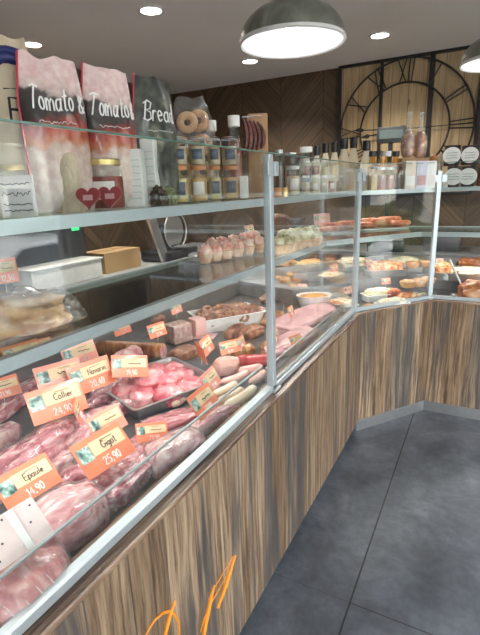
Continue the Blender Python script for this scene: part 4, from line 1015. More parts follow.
DARKP = mottled('dark_preserve', [(.3, (.02, .012, .01)), (.6, (.09, .05, .03)), (.8, (.2, .12, .08))], 24)
YEL = mottled('yellow_preserve', [(.3, (.45, .30, .08)), (.6, (.66, .48, .18)), (.8, (.78, .64, .36))], 24)
LBW, LBB = PAPERW, plain('slate_blue_label', (.10, .13, .18), .5)
fz = facing()
def jr(px0, px1, ybase, yt, X, label, content, lid, pl=None, zbase=None, group=None, name='glass_jar', fill=.82):
    P = atx((px0+px1)/2, ybase, X); r = wsz(px0, px1, X)/2; z = ZU if zbase is None else zbase
    T = atx((px0+px1)/2, yt, X).z
    return jar(Vector((P.x, P.y, z)), r, T-z, label, content, lid, name, group, pl, fz, fill), T
# left jars
jr(4, 30, 200, 165, -.80, 'wide gold-lidded jar behind the white label card', BEIGE, 'gold', None)
jr(88, 126, 200, 160, -.80, 'squat gold-lidded jar with red contents under the middle snack bag', JAMR, 'gold', PAPERW)
HRT = B()
# two red heart biscuits leaning on that jar
def heart(P, s, rz, label):
    bm = B(); n = 28; pts = []
    for i in range(n):
        a_ = 2*PI*i/n; x = 16*math.sin(a_)**3; z = 13*math.cos(a_)-5*math.cos(2*a_)-2*math.cos(3*a_)-math.cos(4*a_)
        pts.append((x*s/32, z*s/32+s*.53))
    fr = [bm.verts.new((x, -.004, z)) for x, z in pts]; bk = [bm.verts.new((x, .004, z)) for x, z in pts]
    bm.faces.new(fr); bm.faces.new(bk[::-1])
    for i in range(n): bm.faces.new((fr[i], bk[i], bk[(i+1) % n], fr[(i+1) % n]))
    t = thing('heart_packet', label, 'packet', P, 0, 'red heart packets', rot=(-.15, 0, rz))
    obj('packet', bm, MATS.get('deep_red_wrap') or plain('deep_red_wrap', (.28, .03, .04), .3, coat=.5), t, 40)
    obj('label_patch', boxb((0, -.0052, s*.5), (s*.4, .001, s*.22), .0004), PAPERP, t)
for (x, s, lb) in ((88, .05, 'red heart-shaped packet, left one in front of the squat gold-lidded jar'), (110, .052, 'red heart-shaped packet, right one in front of the squat gold-lidded jar')):
    P = atx(x, 198, -.735); heart(Vector((P.x, P.y, ZU+.003)), s, fz, lb)
# white bag of loaf and white packets
P = atx(71, 196, -.80)
tag(obj('cream_loaf', blob(.05, .045, .12, 201, .05, 2, .6), plain('pale_loaf_crust', (.60, .50, .37), .6, bump=.4), None, True, (P.x, P.y, ZU), fz), 'pale cream upright loaf left of the red heart packets', 'bread')
for i, (x0, x1, yt, X, lb) in enumerate([(128, 146, 150, -.80, 'white carton with pale print, left of two beside the red hearts'), (146, 160, 140, -.84, 'white carton with pale print, right of two beside the red hearts')]):
    P = atx((x0+x1)/2, 192, X); w = wsz(x0, x1, X); hh = atx((x0+x1)/2, yt, X).z-ZU
    t = thing('white_carton', lb, 'carton', (P.x, P.y, ZU), fz-.1*i, 'white cartons on the upper shelf')
    obj('carton', boxb((0, 0, hh/2), (w, .05, hh), .003), WHITE, t)
    lt = B(); fn = lambda u, v: Vector((u, -.0262, v))
    for j in range(7): scribble(lt, fn, -w*.4, w*.4, hh*(.15+.11*j), .0012, .0007, 14, j+i*9)
    obj('print', lt, plain('pale_green_print', (.35, .48, .45), .6), t)
for i, (x, y, m, lb) in enumerate([(158, 188, DARKP, 'dark dried fig beside the left jar stack'), (168, 190, GREENP, 'green herb bundle beside the left jar stack')]):
    P = atx(x, y, -.80); tag(obj('dried_fig' if i == 0 else 'herb_bundle', blob(.045, .04, .045, 210+i, .2, 3.5, .9), m, None, True, (P.x, P.y, ZU)), lb, 'dried fruit' if i == 0 else 'herbs')
# stacked clamp jars
X = -.84
J0 = []
for i, (a_, b_, c_) in enumerate([(172, 189, YEL), (190, 208, HONEY), (209, 222, YEL), (223, 239, HONEY)]):
    _, T = jr(a_, b_, 191, 166, X, 'amber jar with orange cover, %s in the bottom row by the dried sausages' % ['first from left', 'second from left', 'third from left', 'fourth from left'][i], c_, 'orange', LBB if i != 1 else LBW, None, 'bottom row of amber jars')
    J0.append(T)
for i, (a_, b_, c_) in enumerate([(172, 188, BEIGE), (189, 206, BEIGE), (208, 221, BEIGE), (222, 238, BEIGE)]):
    jr(a_, b_, 166, 137, X, 'beige clamp-lid jar, %s in the top row by the dried sausages' % ['first from left', 'second from left', 'third from left', 'fourth from left'][i], c_, 'clamp', LBB, J0[i]+.001, 'top row of clamp jars')
# bagel bag behind
P = atx(192, 150, -1.0); hh = atx(192, 98, -1.0).z-ZU
t = thing('bagel_bag', 'clear bag of round bagels behind the stacked jars', 'bread bag', (P.x, P.y, ZU), fz)
f = pillow_fn(wsz(168, 216, -1.0), hh, .10, 5, topw=.55); obj('bag_film', pillow(f), CLEARBAG, t, 70)
rr = random.Random(3)
def torus(bm, R, r, M, n=20, k=10):
    vs = [[bm.verts.new(M @ Vector(((R+r*math.cos(2*PI*j/k))*math.cos(2*PI*i/n), r*math.sin(2*PI*j/k), (R+r*math.cos(2*PI*j/k))*math.sin(2*PI*i/n)))) for j in range(k)] for i in range(n)]
    for i in range(n):
        for j in range(k): bm.faces.new((vs[i][j], vs[(i+1) % n][j], vs[(i+1) % n][(j+1) % k], vs[i][(j+1) % k]))
wb = wsz(168, 216, -1.0)
for (u, v) in [(-.2, .2), (.2, .2), (-.2, .45), (.22, .46), (-.06, .68), (.16, .70), (0, .05)]:
    bm = B(); torus(bm, .026, .014, Matrix.Translation((u*wb, rr.uniform(-.012, .012), v*hh+.03)) @ Matrix.Rotation(rr.uniform(-.4, .4), 4, 'X'))
    obj('bagel', bm, PASTRY, t, True)
# bottles
def bottle(P, r, h, label, glass, liquid, cap, prof='std', group=None, name='glass_bottle', fill=.62, lab=None):
    t = thing(name, label, 'bottle', P, fz, group)
    pr = {'std': [(0, 0), (.9, 0), (1, .02), (1, .52), (.9, .60), (.62, .72), (.50, .79), (.50, .81)],
          'jug': [(0, 0), (.9, 0), (1, .03), (1, .60), (.8, .72), (.62, .82), (.62, .88)],
          'bulb': [(0, 0), (.6, 0), (.86, .06), (1, .22), (1, .36), (.84, .48), (.5, .58), (.34, .64), (.30, .70), (.30, .95), (.37, .96), (.37, 1.0)]}[prof]
    obj('glass_body', lathed([(a_*r, b_*h) for a_, b_ in pr], 24), glass, t, 60)
    if liquid:
        lp = [(max(0, a_*.93)*r, max(.004, b_*h)) for a_, b_ in pr if b_ <= fill]
        obj('liquid', lathed(lp+[(0, lp[-1][1])], 20), liquid, t, 60)
    if cap:
        cr = pr[-1][0]*1.35
        obj('cap', lathed([(cr*r*.9, pr[-1][1]*h-.004), (cr*r, pr[-1][1]*h-.002), (cr*r, h*.995), (0, h)], 20), cap, t, 40)
    if lab: obj('paper_label', lathed([(r*1.004, h*.12), (r*1.012, h*.13), (r*1.012, h*.44), (r*1.004, h*.45)], 24), lab, t, 40)
    return t
def bt_(x0, x1, yb, yt, X, label, glass, liquid, cap, prof='std', zbase=None, **k):
    P = atx((x0+x1)/2, yb, X); z = ZU if zbase is None else zbase
    T = atx((x0+x1)/2, yt, X).z
    return bottle(Vector((P.x, P.y, z)), wsz(x0, x1, X)/2, T-z, label, glass, liquid, cap, prof, **k)
bt_(207, 220, 180, 121, -.96, 'clear bottle with white cap behind the clamp jars', JARGLASS, BEIGE, WHITE, 'jug')
bt_(229, 243, 185, 116, -.90, 'tall red drink bottle with white cap beside the dried sausages', JARGLASS, JAMR, WHITE, 'jug', fill=.80)
# white labelled packet next to the post
P = atx(244, 184, -.76); tag(obj('white_packet', boxb((0, 0, .04), (.03, .02, .075), .004), WHITE, None, 40, (P.x, P.y, ZU), fz), 'small white packet leaning just left of the tall post', 'packet')
# board and hanging dried sausages
XB = -.98
P = atx(259, 188, XB); hh = atx(259, 114, XB).z-ZU; w = wsz(250, 268, XB)
t = thing('sausage_stand', 'upright wooden board stand holding the dried sausages', 'stand', (P.x, P.y, ZU), fz)
bm = B(); box(bm, (0, 0, hh/2), (w*1.1, .014, hh), .006); obj('board', bm, plain('oak_board', (.40, .23, .11), .5, var=.15, vs=14), t, 40)
obj('foot', boxb((0, 0, .006), (w*1.3, .09, .011), .003), MATS['oak_board'], t)
pk_ = B(); tube(pk_, [(-.045, -.006, hh*.95), (-.045, -.03, hh*.95)], .004, 8); tube(pk_, [(-.07, -.02, hh*.96), (.02, -.02, hh*.96)], .003, 6); obj('hanging_rail', pk_, STEEL, t)
for i in range(5):
    x0 = 243+i*4.2
    top = atx(x0, 118+i*1.0, XB+.02); L = .15-.008*i; bmS = B()
    rad = [.011*max(.25, (1-abs(2*j/12-1)**4)**.5) for j in range(13)]
    tube(bmS, [Vector((.018*math.sin(PI*j/12)+.004*i*j/12, 0, -L*j/12)) for j in range(13)], .011, 10, True, rad)
    tag(obj('dried_sausage', bmS, DRYS, None, True, (top.x, top.y-.012-.004*i, top.z), fz), 'dark dried sausage hanging from the wooden stand, %s' % ['leftmost', 'second from left', 'middle', 'second from right', 'rightmost'][i], 'sausage', 'hanging dried sausages')

# shelf between the posts: small jars, stacked
XJ = -.76
names = ['first', 'second', 'third', 'fourth', 'fifth', 'sixth', 'seventh', 'eighth', 'ninth']
cont = [BEIGE, YEL, BEIGE, JAMR, BEIGE, YEL]
tops = []
for i, (a_, b_) in enumerate([(302, 310), (311, 319), (320, 327), (328, 335), (336, 343)]):
    _, T = jr(a_, b_, 186, 175.5, XJ, 'small white-lidded jar, %s from left in the lower row between the posts' % names[i], cont[i], 'white', LBW if i % 2 else None, None, 'lower row of small jars'); tops.append(T)
for i, (a_, b_) in enumerate([(303, 310), (311, 319.5), (321, 328), (329, 336)]):
    jr(a_, b_, 175, 161, XJ, 'small white-lidded jar, %s from left in the upper row between the posts' % names[i], [JAMR, JAMR, YEL, YEL][i], 'white', None, tops[i]+.001, 'upper row of small jars')
_, T = jr(286, 300, 187, 166, XJ, 'jar with large white label just right of the tall post', BEIGE, 'white', PAPERW)
jr(284, 298, 165, 153, XJ, 'grey-lidded jar stacked on the white-labelled jar', DARKP, 'steel', None, T+.001)
jr(299, 313, 184, 147, -.86, 'tall jar with pale lid and dark label behind the small stacked jars', GREENP, 'white', LBB)
jr(275, 284, 187, 150, -.80, 'tall dark jar beside the tall post', DARKP, 'steel', None)
for i, (x, m) in enumerate([(277, 'orange_lid'), (284, 'gold_lid')]):
    P = atx(x, 187, -.70); tag(obj('small_tin', lathed([(0, 0), (.018, 0), (.018, .032), (.016, .035), (0, .035)], 20), MATS[m], None, 40, (P.x, P.y, ZU)), 'small %s tin in front of the dark jar by the tall post' % ['orange', 'yellow'][i], 'tin')
CRMB = plain('cream_sauce', (.78, .70, .52), .35, coat=.5, var=.04)
for i, (a_, b_, yt, X) in enumerate([(312, 321, 146, -.93), (320, 330, 143, -.93), (329, 339, 142, -.93), (337, 349, 138, -.88), (347, 358, 137, -.88), (302, 312, 149, -.96)]):
    bt_(a_, b_, 184, yt, X, 'cream sauce bottle with black cap, %s behind the small jars' % ['second from left', 'third from left', 'fourth from left', 'fifth from left', 'sixth from left', 'leftmost'][i], CRMB, None, BLACK, 'std', group='cream sauce bottles', name='sauce_bottle', lab=LBW if i == 3 else None)
bt_(359.5, 371, 184, 140, -.72, 'cream sauce bottle with black cap right at the middle post', CRMB, None, BLACK, 'std', group='cream sauce bottles', name='sauce_bottle', lab=LBW)
for i in range(3):
    P = atx(281+i*9, 170, -.98)
    bottle(Vector((P.x, P.y, ZU)), .022, .21, 'dark bottle with black cap, %s of three at the back beside the tall post' % ['left', 'middle', 'right'][i], plain('dark_bottle', (.02, .02, .02), .2), None, BLACK, 'std', group='dark bottles by the tall post', name='dark_bottle')

# corner upper shelf
def on_corner(px, s):      # point on the corner shelf at inset s along a pixel column
    a_, b_ = [Vector((*p, 0)) for p in off(s)[1:3]]; d = b_-a_
    rdir = ray(px, 190); rdir = Vector((rdir.x, rdir.y)); den = rdir.x*d.y-rdir.y*d.x
    k = (a_.x*rdir.y-a_.y*rdir.x)/den
    return a_ + d*k
def wpc(P, px): return px*mpp((P.x, P.y, 1.45))
def zat(P, py):       # height seen at picture row py above plan point P
    lo, hi = 1.0, 3.0
    for _ in range(40):
        m_ = (lo+hi)/2; v = Vector((P.x, P.y, m_))-EYEV; y = 317.5-FOC*v.dot(up)/v.dot(fw)
        if y > py: lo = m_
        else: hi = m_
    return (lo+hi)/2
for i, (x, w_, yt, s, c_, l_) in enumerate([(373, 8, 166, .09, HONEY, 'black'), (381, 9, 167, .09, JAMR, 'steel'), (389, 9, 167, .09, JAMR, 'steel'), (397, 8, 166, .09, DARKP, 'black')]):
    P = on_corner(x, s); r = wpc(P, w_)/2
    jar(Vector((P.x, P.y, ZU)), r, zat(P, yt)-ZU, 'dark preserve jar, %s from left in the corner shelf front row' % names[i], c_, l_, 'glass_jar', 'corner shelf front jars', None, 0)
OILG = pane('amber_bottle_glass', (.80, .62, .30), rough=.02)
for i, (x, s) in enumerate([(371, .2), (378, .2), (386, .21), (394, .2)]):
    P = on_corner(x, s); r = wpc(P, 8)/2
    bottle(Vector((P.x, P.y, ZU)), r, zat(P, 151)-ZU, 'oil bottle with dark cap, %s from left behind the corner shelf jars' % names[i], OILG, YEL, BLACK if i != 2 else WHITE, 'jug', group='oil bottles on the corner shelf', name='oil_bottle', fill=.6)
ROSE = mottled('rose_wine', [(.32, (.16, .04, .015)), (.5, (.42, .14, .05)), (.62, (.66, .30, .14)), (.72, (.85, .60, .42))], 30, (1, 1, 1), .15, .8, .3, 40)
tops = {}
for i, (x, s) in enumerate([(408, .07), (419, .07), (428, .075)]):
    P = on_corner(x, s); w_ = wpc(P, 10.5); hh = zat(P, 161)-ZU
    t = thing('white_gift_box', 'white cardboard box, %s of three under the rose bottles' % ['left', 'middle', 'right'][i], 'box', (P.x, P.y, ZU), fz, 'white boxes on the corner shelf')
    obj('box', boxb((0, 0, hh/2), (w_, .05, hh), .002), [plain('cream_carton', (.70, .62, .52), .5), plain('lilac_carton', (.62, .62, .72), .5), WHITE][i], t)
    obj('printed_band', boxb((0, -.0255, hh*.3), (w_*.8, .001, hh*.35)), [WHITE, PAPERP, PAPERW][i], t)
for i, (x, s) in enumerate([(405, .19), (417, .20)]):
    P = on_corner(x, s); r = wpc(P, 13.5)/2; zt_ = zat(P, 112)
    stand_h = zat(P, 158)-ZU
    tag(obj('wooden_riser', boxb((0, 0, stand_h/2), (r*2.1, r*2.1, stand_h-.002), .003), MATS['oak_board'], None, 40, (P.x, P.y, ZU+.0), fz), 'wooden riser block under the %s rose bottle' % ['left', 'right'][i], 'riser')
    bottle(Vector((P.x, P.y, ZU+stand_h)), r, zt_-ZU-stand_h, 'round-bellied rose wine bottle with slender neck, %s one' % ['left', 'right'][i], pane('hazed_bottle_glass', (.9, .9, .88), rough=.05, haze=.16), ROSE, None, 'bulb', group='rose bottles', name='wine_bottle', fill=.60)  # clear glass with a white haze painted in so the neck shows
# end shelf black packets
OVAL = plain('white_oval_label', (.82, .82, .80), .5)
def black_pack(x0, x1, y0, y1, label, zb, s=.09):
    Y = YW+s; A_, B_ = aty(x0, y1, Y), aty(x1, y1, Y); w_ = B_.x-A_.x; zt_ = aty((x0+x1)/2, y0, Y).z; hh = zt_-zb
    t = thing('black_packet', label, 'packet', ((A_.x+B_.x)/2, Y+.03, zb), 0, 'black packets with white oval labels')
    obj('packet', boxb((0, 0, hh/2), (w_*.98, .06, hh*.98), .006), plain('black_wrap', (.022, .010, .012), .3, coat=.4), t, 40)
    obj('oval_label', lathed([(0, 0), (hh*.36, 0), (hh*.40, .0012), (0, .0016)], 28, (0, -.0302, hh*.50), Matrix.Rotation(PI/2, 4, 'X') @ Matrix.Diagonal((1.05, 1, 1, 1))), OVAL, t, 40)
    lt = B(); fn = lambda u, v: Vector((u, -.0323, v))
    for j, q in enumerate((.62, .50, .38)): scribble(lt, fn, -hh*.25, hh*.25, hh*q, .002, .001, 12, j)
    obj('lettering', lt, DARKINK, t)
    return zt_
z1_ = black_pack(446, 459, 166, 186, 'black packet with white oval label, lower left of four', ZU)
black_pack(460, 474, 166, 186, 'black packet with white oval label, lower right of four', ZU)
black_pack(443, 459, 145, 166, 'black packet with white oval label, upper left of four', z1_+.001)
black_pack(460, 478, 145, 166, 'black packet with white oval label, upper right of four', z1_+.001)
for i, x in enumerate((482, 494)):
    P = aty(x, 186, YW+.13); jar(Vector((P.x, P.y, ZU)), .032, .12, 'red preserve jar at the right edge of the end shelf' if i == 0 else 'second red preserve jar beyond the right edge of the end shelf', JAMR, 'red', 'glass_jar', None, None, 0)
for i, (x, c_) in enumerate([(434, 'orange_lid'), (440, 'pale_loaf_crust')]):
    P = on_corner(x-3, .17); zc_ = zat(P, 157)
    hh = zc_-ZU
    tag(obj('wooden_riser' if 0 else 'small_spice_jar', lathed([(0, 0), (.020, 0), (.022, .01), (.022, hh*.9), (.018, hh), (.012, hh+.012), (0, hh+.016)], 20), MATS[c_], None, 50, (P.x, P.y, ZU)), ['orange-topped spice jar between the white boxes and the black packets', 'cream-topped spice jar between the white boxes and the black packets'][i], 'jar')
# small white card at the right post
P = aty(445, 172, YW+.058); tag(obj('small_price_card', boxb((0, 0, .03), (.03, .002, .055), .0006), PAPERW, None, 40, (P.x+.006, P.y+.012, ZU), 0), 'blank white card standing beside the right post on the end shelf', 'card')

# ------------------------------------------------------------------ clock panel on the back wall
YC = YB-.001
t = thing('wall_clock', 'huge black metal roman numeral clock on framed pale pine boards', 'clock', (0, YC, 0))
px0, px1, pz0, pz1 = -1.395, -.165, 1.40, 2.585
obj('pine_panel', boxb(((px0+px1)/2, -.02, (pz0+pz1)/2), (px1-px0, .035, pz1-pz0)), PINE, t)
for (x, w_) in ((px0, .03), (-1.0, .028), (-.565, .042), (px1, .035)):
    obj('upright_bar', boxb((x, -.05, (pz0+pz1)/2), (w_, .03, pz1-pz0+.02), .003), BLACKM, t)
obj('frame_rail', boxb(((px0+px1)/2, -.05, pz1+.004), (px1-px0+.03, .032, .026), .003), BLACKM, t)
obj('frame_rail', boxb(((px0+px1)/2, -.05, pz0-.004), (px1-px0+.03, .032, .026), .003), BLACKM, t)
cx_, cz_, R1, R2 = -.782, 1.985, .592, .395
for R_, nm_ in ((R1, 'outer_ring'), (R2, 'inner_ring')):
    bm = B(); tube(bm, [(cx_+R_*math.cos(2*PI*i/72), -.075, cz_+R_*math.sin(2*PI*i/72)) for i in range(73)], .0085, 8, False); obj(nm_, bm, BLACKM, t, True)
ROM = {12: 'XII', 1: 'I', 2: 'II', 3: 'III', 4: 'IV', 5: 'V', 6: 'VI', 7: 'VII', 8: 'VIII', 9: 'IX', 10: 'X', 11: 'XI'}
for hnum, s in ROM.items():
    a_ = PI/2-hnum*PI/6; bm = B(); wd = {'I': .035, 'V': .085, 'X': .09}; tot = sum(wd[c] for c in s); x = -tot/2
    def PT(u, v): # u tangential (clockwise), v radial 0..1
        rad = R2+v*(R1-R2); er = Vector((math.cos(a_), 0, math.sin(a_))); et = Vector((math.sin(a_), 0, -math.cos(a_)))
        return Vector((cx_, -.075, cz_)) + er*rad + et*u*(.75+.35*v)
    for c in s:
        w_ = wd[c]
        if c == 'I': sg = [((.5, 0), (.5, 1))]
        elif c == 'V': sg = [((.1, 1), (.5, 0)), ((.9, 1), (.5, 0))]
        else: sg = [((.1, 1), (.9, 0)), ((.9, 1), (.1, 0))]
        for p_, q_ in sg: tube(bm, [PT(x+p_[0]*w_, p_[1]), PT(x+q_[0]*w_, q_[1])], .006, 6)
        x += w_
    obj('numeral', bm, BLACKM, t, True)
def hand(ang, L, w_, tail):
    bm = B(); e = Vector((math.cos(ang), 0, math.sin(ang))); n_ = Vector((-math.sin(ang), 0, math.cos(ang))); c_ = Vector((cx_+.0, -.095, cz_))
    pts = [c_-e*tail, c_+n_*w_*.6, c_+e*L*.75+n_*w_*.4, c_+e*L*.80+n_*w_*1.5, c_+e*L, c_+e*L*.80-n_*w_*1.5, c_+e*L*.75-n_*w_*.4, c_-n_*w_*.6]
    f_ = [bm.verts.new(p) for p in pts]; b_ = [bm.verts.new(p+Vector((0, .004, 0))) for p in pts]
    bm.faces.new(f_); bm.faces.new(b_[::-1])
    for i in range(8): bm.faces.new((f_[i], b_[i], b_[(i+1) % 8], f_[(i+1) % 8]))
    obj('clock_hand', bm, BLACKM, t)
hand(PI*.985, .47, .012, .08); hand(PI*1.04, .40, .014, .08)
obj('centre_boss', lathed([(0, .05), (.03, .045), (.035, 0)], 24, (cx_, -.055, cz_), Matrix.Rotation(PI/2, 4, 'X')), BLACKM, t, 50)
obj('spoke', tube(B(), [(cx_, -.075, cz_), (cx_+R2, -.075, cz_)], .004, 6), BLACKM, t)

# customer display on a pole
P = aty(391, 135, 4.36); P.z = 0
zt_ = zat(P, 127); zb_ = zat(P, 143); w_ = 27*mpp((P.x, P.y, 1.9)); ZSB = .9115
t = thing('weighing_scale', 'dark weighing scale with a display on a pole in front of the clock', 'scale', (P.x, P.y, ZSB), fz-.3)
obj('display_housing', boxb((0, 0, (zt_+zb_)/2-ZSB), (w_, .05, zt_-zb_), .006), plain('charcoal_plastic', (.03, .035, .038), .35), t, 40)
scr = obj('screen', boxb((0, -.026, (zt_+zb_)/2-ZSB+.004), (w_*.82, .003, (zt_-zb_)*.55), .001), plain('lcd_screen', (.09, .12, .12), .15), t)
obj('pole', boxb((0, 0, (zb_-ZSB)/2+.04), (.04, .03, zb_-ZSB-.08), .004), BLACK, t)
obj('scale_body', boxb((0, -.02, .05), (.32, .30, .10), .01), MATS['charcoal_plastic'], t, 40)
obj('weighing_plate', boxb((0, -.04, .104), (.30, .2, .008), .003), STEEL, t)

# ------------------------------------------------------------------ staff side
CAB = plain('dark_cabinet', (.035, .035, .04), .4)
t = thing('back_work_counter', 'long dark work counter with white top along the staff side wall', 'counter', (-2.85, 1.6, 0))
bw = B(); box(bw, (0, 0, .43), (.7, 5.6, .84)); obj('cabinet_body', bw, CAB, t)
obj('worktop', boxb((.01, 0, .875), (.74, 5.62, .04), .004), plain('grey_worktop', (.42, .43, .43), .4), t)
for i in range(8): obj('cabinet_door', boxb((.356, -2.42+i*.69, .44), (.014, .66, .76), .004), CAB, t)
t = thing('wall_fridge', 'tall black appliance with small green display behind the counter', 'fridge', (-3.0, 2.15, .896))
obj('body', boxb((0, 0, .26), (.5, .85, .52), .01), BLACK, t, 40)
obj('door_panel', boxb((.256, 0, .26), (.012, .80, .47), .004), plain('smoked_panel', (.05, .055, .06), .2), t)
gp = atx(75, 227, -2.735)
obj('green_display', boxb((.266, gp.y-2.15, gp.z-.896), (.006, .07, .05), .002), plain('green_lcd', (.02, .3, .06), .4, emit=(.05, .8, .2), es=.8), t)
t = thing('white_crate', 'low white plastic crate on the work counter behind the glass', 'crate', (-2.68, 2.2, .896))
bm = B(); box(bm, (0, 0, .07), (.28, .62, .14), .012); obj('crate_body', bm, WHITE, t, 40); obj('rim', boxb((0, 0, .142), (.30, .64, .014), .004), WHITE, t)
t = thing('cardboard_box', 'brown cardboard box on the work counter behind the slicer', 'box', (-2.72, 2.80, .896), .0)
obj('box_body', boxb((0, 0, .08), (.26, .42, .16), .002), CARDBOARD, t); obj('tape', boxb((0, 0, .1606), (.05, .42, .001)), plain('brown_tape', (.34, .2, .09), .3), t)
# slicer with round guard
SP = atx(155, 240, -1.9)
t = thing('meat_slicer', 'steel meat slicer with round blade guard and slanted chute on the work counter', 'slicer', (-2.58, 3.42, .896), 0)
obj('base', boxb((0, 0, .05), (.34, .46, .09), .02), BLACK, t, 40)
obj('blade', lathed([(0, -.004), (.14, -.003), (.145, 0), (.14, .003), (0, .004)], 40, (.06, 0, .26), Matrix.Rotation(PI/2, 4, 'Y')), STEEL, t, 40)
gb = B(); tube(gb, [(.08, .165*math.cos(i*PI/20), .26+.165*math.sin(i*PI/20)) for i in range(41)], .006, 8, False); obj('blade_guard', gb, ALU, t, True)
obj('motor_housing', boxb((-.06, 0, .2), (.14, .2, .24), .03), BLACK, t, 40)
obj('chute', boxb((.1, -.30, .24), (.03, .09, .50), .004, rot=(.38, 0, 0)), STEEL, t)
obj('carriage', boxb((.16, .1, .12), (.16, .3, .012), .004), STEEL, t)
t = thing('till_counter', 'dark back counter under the clock wall behind the end case', 'counter', (-.6, 4.5, 0))
obj('cabinet_body', boxb((0, 0, .44), (3.2, .5, .86)), CAB, t); obj('worktop', boxb((0, -.01, .89), (3.22, .54, .04), .004), STEELD, t)
for i in range(5): obj('cabinet_door', boxb((-1.28+i*.64, -.255, .45), (.61, .014, .78), .004), CAB, t)
for i, (x, w_, h_, m_, lb) in enumerate([(-1.85, .3, .26, CAB, 'dark box-shaped appliance on the back counter, left of the grey bin'), (-1.38, .34, .2, plain('grey_bin', (.22, .25, .24), .4), 'grey-green container on the back counter below the clock'), (-.35, .3, .16, plain('dark_steel', (.09, .09, .10), .4, .5), 'low dark container on the back counter, right of the weighing scale')]):
    t = thing('storage_container', lb, 'container', (x, 4.48, .911), .05)
    obj('body', boxb((0, 0, h_/2), (w_, .26, h_), .012), m_, t, 40); obj('lid', boxb((0, 0, h_+.008), (w_+.02, .28, .016), .005), m_, t)

# ------------------------------------------------------------------ the street outside
GRD = plain('street_paving', (.34, .33, .32), .8, var=.12, vs=2)
o = obj('ground', boxb((8, 3, -.66), (60, 60, .1)), GRD); o['kind'] = 'structure'
FAC = plain('pale_render', (.66, .62, .56), .8, var=.05, vs=1)
WINF = plain('facade_window_glass', (.06, .08, .10), .1)
def house(name, label, x, y0, y1, h, m):
    t = thing(name, label, 'building', (x, (y0+y1)/2, -.6)); L = y1-y0
    obj('wall', boxb((2, 0, h/2), (4, L, h)), m, t)
    n = max(2, int(L/2.2))
    for f_ in range(2):
        for i in range(n):
            y = -L/2+(i+.5)*L/n
            w = obj('window', boxb((-.03, y, 1.7+f_*2.8), (.1, 1.1, 1.5), .01), WHITE, t); obj('pane', boxb((-.085, y, 1.7+f_*2.8), (.02, .94, 1.34)), WINF, w)
    obj('roof', boxb((2, 0, h+.15), (4.4, L+.3, .3)), plain('roof_tiles', (.30, .14, .09), .7), t)
house('street_house', 'pale rendered house across the street mirrored in the counter glass', 13, 0, 9, 6, FAC)
house('street_house', 'grey rendered house across the street further along', 13, 9.4, 22, 6.5, plain('grey_render', (.50, .50, .49), .8))
HEDGE = mottled('hedge_leaves', [(.3, (.010, .022, .008)), (.5, (.035, .065, .02)), (.7, (.09, .13, .05))], 14, bump=1, bs=20, rough=.7)
bm = B(); blob(1.6, 15, 1.45, 301, .10, 6, .35, 5, bm=bm); tag(obj('street_hedge', bm, HEDGE, None, True, (10.4, 9, -.6)), 'dark green clipped hedge across the street mirrored in the glass', 'hedge')
def car(P, rz, m, label):
    t = thing('parked_car', label, 'car', P, rz)
    prof = [(-2.1, .35), (-2.15, .75), (-1.9, .95), (-1.2, 1.0), (-.75, 1.38), (.65, 1.42), (1.35, 1.0), (2.0, .88), (2.15, .6), (2.1, .35)]
    def hull(w, ps, ins=0):
        bm = B(); a_ = [bm.verts.new((x, -w, z)) for x, z in ps]; b_ = [bm.verts.new((x, w, z)) for x, z in ps]; n = len(ps)
        bm.faces.new(a_); bm.faces.new(b_[::-1])
        for i in range(n): bm.faces.new((a_[i], b_[i], b_[(i+1) % n], a_[(i+1) % n]))
        bmesh.ops.bevel(bm, geom=list(bm.edges), offset=.05, segments=3, affect='EDGES'); return bm
    obj('body', hull(.86, prof), m, t, 50)
    for s in (-1, 1):
        bm = B(); ps = [(-1.05, 1.0), (-.68, 1.30), (.58, 1.34), (1.12, 1.0)]
        a_ = [bm.verts.new((x, s*.855, z)) for x, z in ps]; b_ = [bm.verts.new((x, s*.88, z)) for x, z in ps]
        bm.faces.new(a_); bm.faces.new(b_[::-1])
        for i in range(4): bm.faces.new((a_[i], b_[i], b_[(i+1) % 4], a_[(i+1) % 4]))
        obj('side_window', bm, WINF, t)
        obj('wing_mirror', boxb((.95, s*.98, 1.02), (.12, .2, .13), .03), m, t, 40)
        for x in (-1.35, 1.35):
            w = obj('wheel', lathed([(0, -.1), (.28, -.1), (.32, -.07), (.32, .07), (.28, .1), (0, .1)], 28, (x, s*.80, .32), Matrix.Rotation(PI/2, 4, 'X')), BLACK, t, 40)
            obj('hubcap', lathed([(0, .0), (.2, 0), (.19, .03), (0, .04)], 20, (x, s*.90, .32), Matrix.Rotation(-s*PI/2, 4, 'X')), ALU, w, 40)
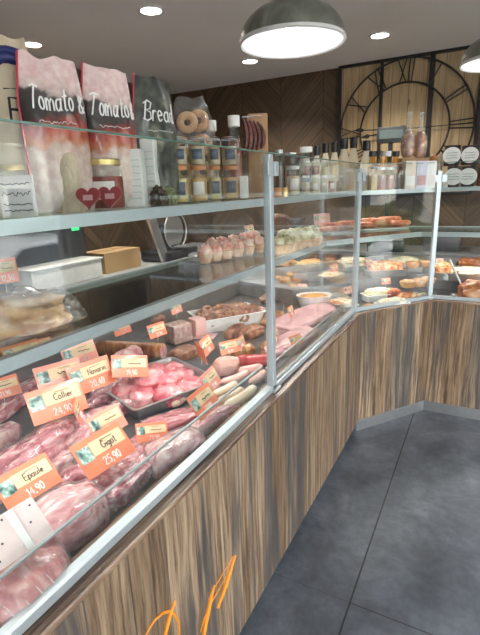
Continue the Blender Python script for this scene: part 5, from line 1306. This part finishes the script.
car((6.0, 5.4, -.6), PI/2, plain('white_car_paint', (.72, .74, .76), .2, coat=.8, var=.01), 'white parked car outside the window mirrored in the counter glass')
car((8.2, 9.4, -.6), PI/2, plain('dark_car_paint', (.03, .035, .045), .2, coat=.8, var=.01), 'dark parked car further outside mirrored in the counter glass')

# ------------------------------------------------------------------ light
w = bpy.data.worlds.new('sky'); scn.world = w; w.use_nodes = True; nt = w.node_tree; nt.nodes.clear()
sk = nt.nodes.new('ShaderNodeTexSky'); sk.sky_type = 'NISHITA'; sk.sun_elevation = math.radians(42); sk.sun_rotation = math.radians(200); sk.sun_disc = False
sk.air_density = 1.2; sk.dust_density = 3.5; sk.ozone_density = 1.0
hs = nt.nodes.new('ShaderNodeHueSaturation'); hs.inputs['Saturation'].default_value = .35
bg = nt.nodes.new('ShaderNodeBackground'); bg.inputs[1].default_value = .85
wo = nt.nodes.new('ShaderNodeOutputWorld'); nt.links.new(sk.outputs[0], hs.inputs['Color']); nt.links.new(hs.outputs[0], bg.inputs[0]); nt.links.new(bg.outputs[0], wo.inputs[0])
def portal(loc, rot, sx, sy):
    l = bpy.data.lights.new('window_portal', 'AREA'); l.shape = 'RECTANGLE'; l.size = sx; l.size_y = sy
    o = bpy.data.objects.new('window_portal', l); COL.objects.link(o); o.location = loc; o.rotation_euler = rot
    l.cycles.is_portal = True
portal((XR+.18, .85, (WZ0+WZ1)/2), (0, PI/2, 0), WZ1-WZ0, 4.9)
portal((1.5, YF-.18, (WZ0+WZ1)/2), (PI/2, 0, 0), 1.5, WZ1-WZ0)

vs = scn.view_settings; scn.display_settings.display_device = 'sRGB'
vs.view_transform = 'Standard'; vs.look = 'None'; vs.exposure = 1.42; vs.gamma = 1.0; vs.use_curve_mapping = False
cy = scn.cycles
cy.use_denoising = True; cy.max_bounces = 8; cy.diffuse_bounces = 4; cy.glossy_bounces = 4; cy.transmission_bounces = 6; cy.transparent_max_bounces = 32
cy.sample_clamp_indirect = 6; cy.caustics_reflective = False; cy.caustics_refractive = False; cy.blur_glossy = .5
